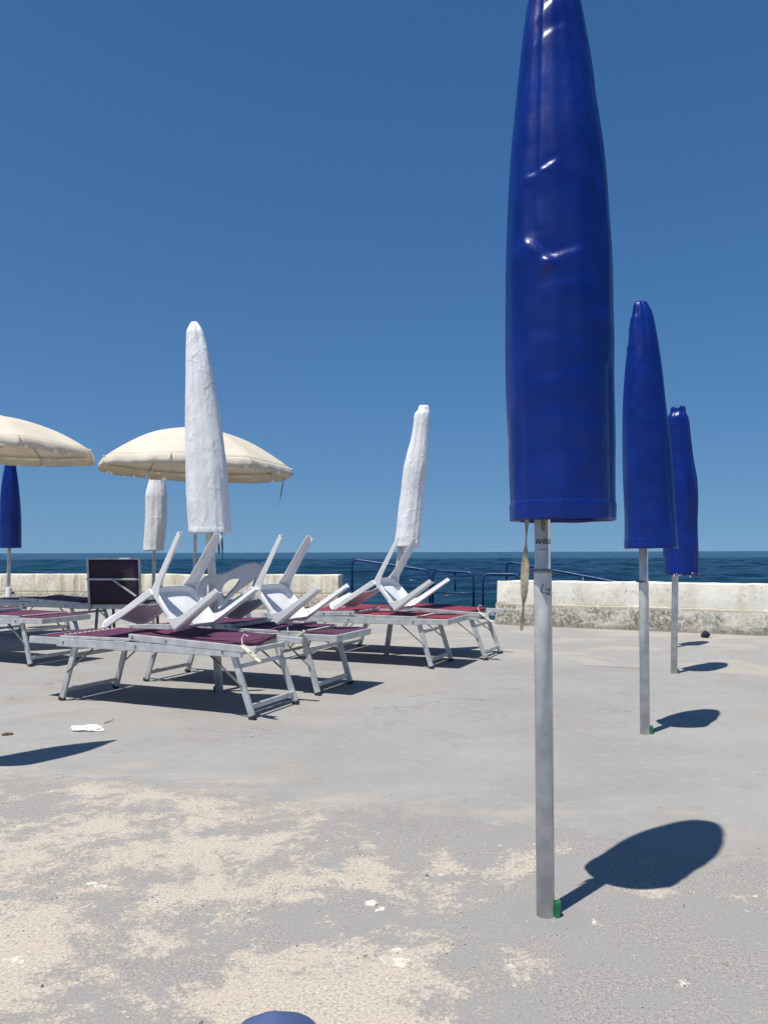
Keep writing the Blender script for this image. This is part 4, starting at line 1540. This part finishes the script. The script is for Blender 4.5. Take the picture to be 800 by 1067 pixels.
# ------------------------------------------------------------------ people in the sea
def skin_body(name, verts, edges, radii, mat, parent):
    me = bpy.data.meshes.new(name)
    me.from_pydata(verts, edges, [])
    o = bpy.data.objects.new(name, me)
    COL.objects.link(o)
    me.materials.append(mat)
    o.parent = parent
    md = o.modifiers.new('skin', 'SKIN')
    for i, r in enumerate(radii):
        rr = r if isinstance(r, tuple) else (r, r)
        me.skin_vertices[0].data[i].radius = rr
    me.skin_vertices[0].data[0].use_root = True
    md.use_smooth_shade = True
    s = o.modifiers.new('smooth', 'SUBSURF')
    s.levels = s.render_levels = 2
    return o


def person_standing(loc, rz, label, dz):
    root = thing('person', loc, label, 'person', 'people bathing in the sea', rz)
    Vt = [(0, 0, 0.95), (0, 0, 1.15), (0, 0, 1.36), (0, 0, 1.47), (0, -0.01, 1.56), (0, -0.015, 1.66), (0, -0.01, 1.72),
          (0.17, 0, 1.39), (0.23, 0.0, 1.12), (0.22, -0.10, 0.92), (0.20, -0.16, 0.86), (-0.17, 0, 1.39), (-0.23, 0.0, 1.12), (-0.22, -0.10, 0.92), (-0.20, -0.16, 0.86),
          (0.09, 0, 0.86), (0.10, -0.01, 0.48), (0.10, 0.02, 0.08), (0.10, -0.10, 0.03), (-0.09, 0, 0.86), (-0.10, -0.01, 0.48), (-0.10, 0.02, 0.08), (-0.10, -0.10, 0.03)]
    E = [(0, 1), (1, 2), (2, 3), (3, 4), (4, 5), (5, 6), (2, 7), (7, 8), (8, 9), (9, 10), (2, 11), (11, 12), (12, 13), (13, 14), (0, 15), (15, 16), (16, 17), (17, 18), (0, 19), (19, 20), (20, 21), (21, 22)]
    Rd = [(0.15, 0.10), (0.13, 0.095), (0.15, 0.10), 0.055, 0.065, 0.085, 0.06, 0.06, 0.045, 0.035, 0.03, 0.06, 0.045, 0.035, 0.03, 0.095, 0.06, 0.042, 0.035, 0.095, 0.06, 0.042, 0.035]
    Vt = [(x, y, z + dz) for x, y, z in Vt]
    skin_body('body', Vt, E, Rd, M['skin'], root)
    mb = MB()
    mb.lathe([(0.03, 1.55), (0.085, 1.58), (0.105, 1.66), (0.095, 1.73), (0.055, 1.775), (0.01, 1.785)], (0, 0.028, dz), 16)
    mb.build('hair', M['hair'], root, smooth=True)
    mb = MB()
    mb.lathe([(0.155, 0.80), (0.170, 0.88), (0.168, 0.98), (0.160, 1.02)], (0, 0, dz), 18)
    mb.build('swim_shorts', M['swimwear'], root, smooth=True)
    return root


pw = at(675.5, 606, 46.0)
person_standing(Vector((pw.x, pw.y, SEA_Z)), R(20), 'dark haired bather standing in the sea beyond the right wall', -1.0 + 0.05)
ps = gnd(467, 621.5, SEA_Z) - Vector((0, 0, 0.07))
sw_ = thing('person', ps, 'swimmer low in the water seen through the blue railing', 'person', 'people bathing in the sea', R(8))
skin_body('body', [(0, 0, 0.0), (0, 0.25, 0.03), (0, 0.42, 0.06), (0, 0.52, 0.09), (0, 0.60, 0.13), (0, 0.68, 0.15), (0.2, 0.42, 0.05), (0.28, 0.66, 0.10), (0.22, 0.90, 0.02), (-0.2, 0.42, 0.03), (-0.36, 0.30, -0.03), (-0.34, 0.05, -0.08),
                   (0.09, -0.15, -0.03), (0.11, -0.55, -0.08), (0.10, -0.95, -0.10), (-0.09, -0.15, -0.03), (-0.11, -0.55, -0.05), (-0.10, -0.95, -0.06)],
          [(0, 1), (1, 2), (2, 3), (3, 4), (4, 5), (2, 6), (6, 7), (7, 8), (2, 9), (9, 10), (10, 11), (0, 12), (12, 13), (13, 14), (0, 15), (15, 16), (16, 17)],
          [(0.16, 0.10), (0.15, 0.10), (0.16, 0.11), 0.06, 0.08, 0.09, 0.055, 0.045, 0.03, 0.055, 0.045, 0.03, 0.09, 0.06, 0.04, 0.09, 0.06, 0.04], M['skin'], sw_)
mb = MB()
mb.lathe([(0.04, 0.10), (0.10, 0.14), (0.105, 0.20), (0.07, 0.255), (0.01, 0.27)], (0, 0.66, 0), 14)
mb.build('hair', M['hair'], sw_, smooth=True)

# ------------------------------------------------------------------ small things on the terrace
def blob(name, loc, size, mat, label, cat, seed, amp=0.35, flat=0.35, rz=0.0, kind=None, n=3):
    bm = bmesh.new()
    bmesh.ops.create_icosphere(bm, subdivisions=n, radius=1)
    for v in bm.verts:
        k = 1 + amp * noise.noise(v.co * 1.3 + Vector((seed, 0, 0))) + amp * 0.6 * noise.noise(v.co * 3.1 + Vector((0, seed, 0)))
        v.co = Vector((v.co.x * size[0], v.co.y * size[1], v.co.z * size[2])) * k
    lo = min(v.co.z for v in bm.verts)
    cut = lo + size[2] * flat
    for v in bm.verts:
        v.co.z = max(v.co.z, cut) - cut + 0.001
    mb = MB.__new__(MB)
    mb.bm = bm
    o = mb.build(name, mat, None, smooth=False)
    o.location = loc
    o.rotation_euler = (0, 0, rz)
    return tag(o, label, cat)


blob('crumpled_paper', gnd(93, 761), (0.100, 0.040, 0.017), M['paper'], 'crumpled white paper scrap lying in front of the front lounger', 'paper scrap', 3.3, 0.45, 0.3, R(-4))
blob('dark_bag', gnd(734.5, 664.5), (0.046, 0.04, 0.046), M['navy'], 'small dark navy bundle at the foot of the right sea wall', 'bundle', 8.3, 0.3, 0.3)
blob('dry_leaf', gnd(8, 766), (0.030, 0.014, 0.008), M['leaf'], 'brown dry leaf on the concrete at the left edge', 'leaf', 1.3, 0.4, 0.3, 0.4)

tw_ = MB()
tw0 = gnd(109, 754)
tw1 = gnd(118, 751.5)
tw_.tube([Vector((0, 0, 0.004)), (tw1 - tw0) * 0.5 + Vector((0, -0.006, 0.006)), (tw1 - tw0) * 0.85 + Vector((0, 0, 0.006)), (tw1 - tw0) + Vector((0, 0.02, 0.012))], [0.003, 0.0026, 0.002, 0.0012], 6)
o = tw_.build('twig', M['leaf'])
o.location = tw0
tag(o, 'thin dark twig lying near the crumpled white paper', 'twig')

# blue bag whose rounded top just enters the frame at the bottom
bagp = at(286, 1058, 1.02)
bag = thing('beach_bag', Vector((bagp.x, bagp.y + 0.0, 0)), 'rounded top of a plain blue bag cut off by the bottom edge', 'bag', None, R(8))
zt_b = bagp.z + 0.004
mb = MB()
rings = []
for j in range(25):
    t = j / 24
    z = zt_b * t
    top = zt_b - z
    dome = 0.078 * math.sqrt(max(0.0, 1 - (1 - min(1, top / 0.085)) ** 2)) if top < 0.085 else 0.078
    body = 0.155 + (0.078 - 0.155) * min(1, max(0, (t - 0.45) / 0.42)) ** 1.3
    hw2 = max(0.004, dome if top < 0.085 else body)
    dp2 = hw2 * 0.75
    ring = []
    for q in range(28):
        a = 2 * math.pi * q / 28
        dd = 0.006 * noise.noise(Vector((math.cos(a) * 2, math.sin(a) * 2, t * 4))) * min(1, hw2 / 0.05)
        ring.append(Vector(((hw2 + dd) * math.cos(a), (dp2 + dd) * math.sin(a), z)))
    rings.append(ring)
mb.poly(rings)
mb.build('bag_body', M['bag'], bag, smooth=True)
mb = MB()
mb.tube(arc_path([Vector((-0.07, -0.085, zt_b * 0.62)), Vector((-0.08, -0.15, zt_b * 0.30)), Vector((0.08, -0.15, zt_b * 0.30)), Vector((0.07, -0.085, zt_b * 0.62))], 0.05), 0.008, 8)
mb.build('handle', M['bag'], bag, smooth=True)

# loose grit and paint flakes
random.seed(11)
mbg = bmesh.new()
for k in range(2000):
    y = random.uniform(1.5, 4.2) if random.random() < 0.8 else random.uniform(4.2, 10.5)
    x = random.uniform(-0.6 * y, 0.6 * y)
    if y < 4.2 and x * 0.34 + y - 3.15 > 0 and random.random() < 0.8:
        continue
    s = random.uniform(0.0010, 0.0030) * (1.9 if random.random() < 0.04 else 1) * (1.6 if y > 4.2 else 1)
    m4 = Matrix.Translation((x, y, s * 0.35)) @ Matrix.Rotation(random.uniform(0, 6.28), 4, 'Z') @ Matrix.Rotation(random.uniform(-.5, .5), 4, 'X') @ Matrix.Diagonal((s * random.uniform(0.8, 1.7), s, s * random.uniform(0.35, 0.8), 1))
    bmesh.ops.create_icosphere(mbg, subdivisions=1, radius=1, matrix=m4)
mb = MB.__new__(MB)
mb.bm = mbg
M['grit'] = NT('grit')
tg = M['grit']
tg.set(Base_Color=tg.mix(tg.step(tg.noise(7, 2), 0.36, 0.52), (0.12, 0.11, 0.10), (0.50, 0.45, 0.38)), Roughness=0.9)
tag(mb.build('loose_grit', tg.m), 'loose grit and paint flakes scattered over the worn concrete', 'grit', kind='stuff')
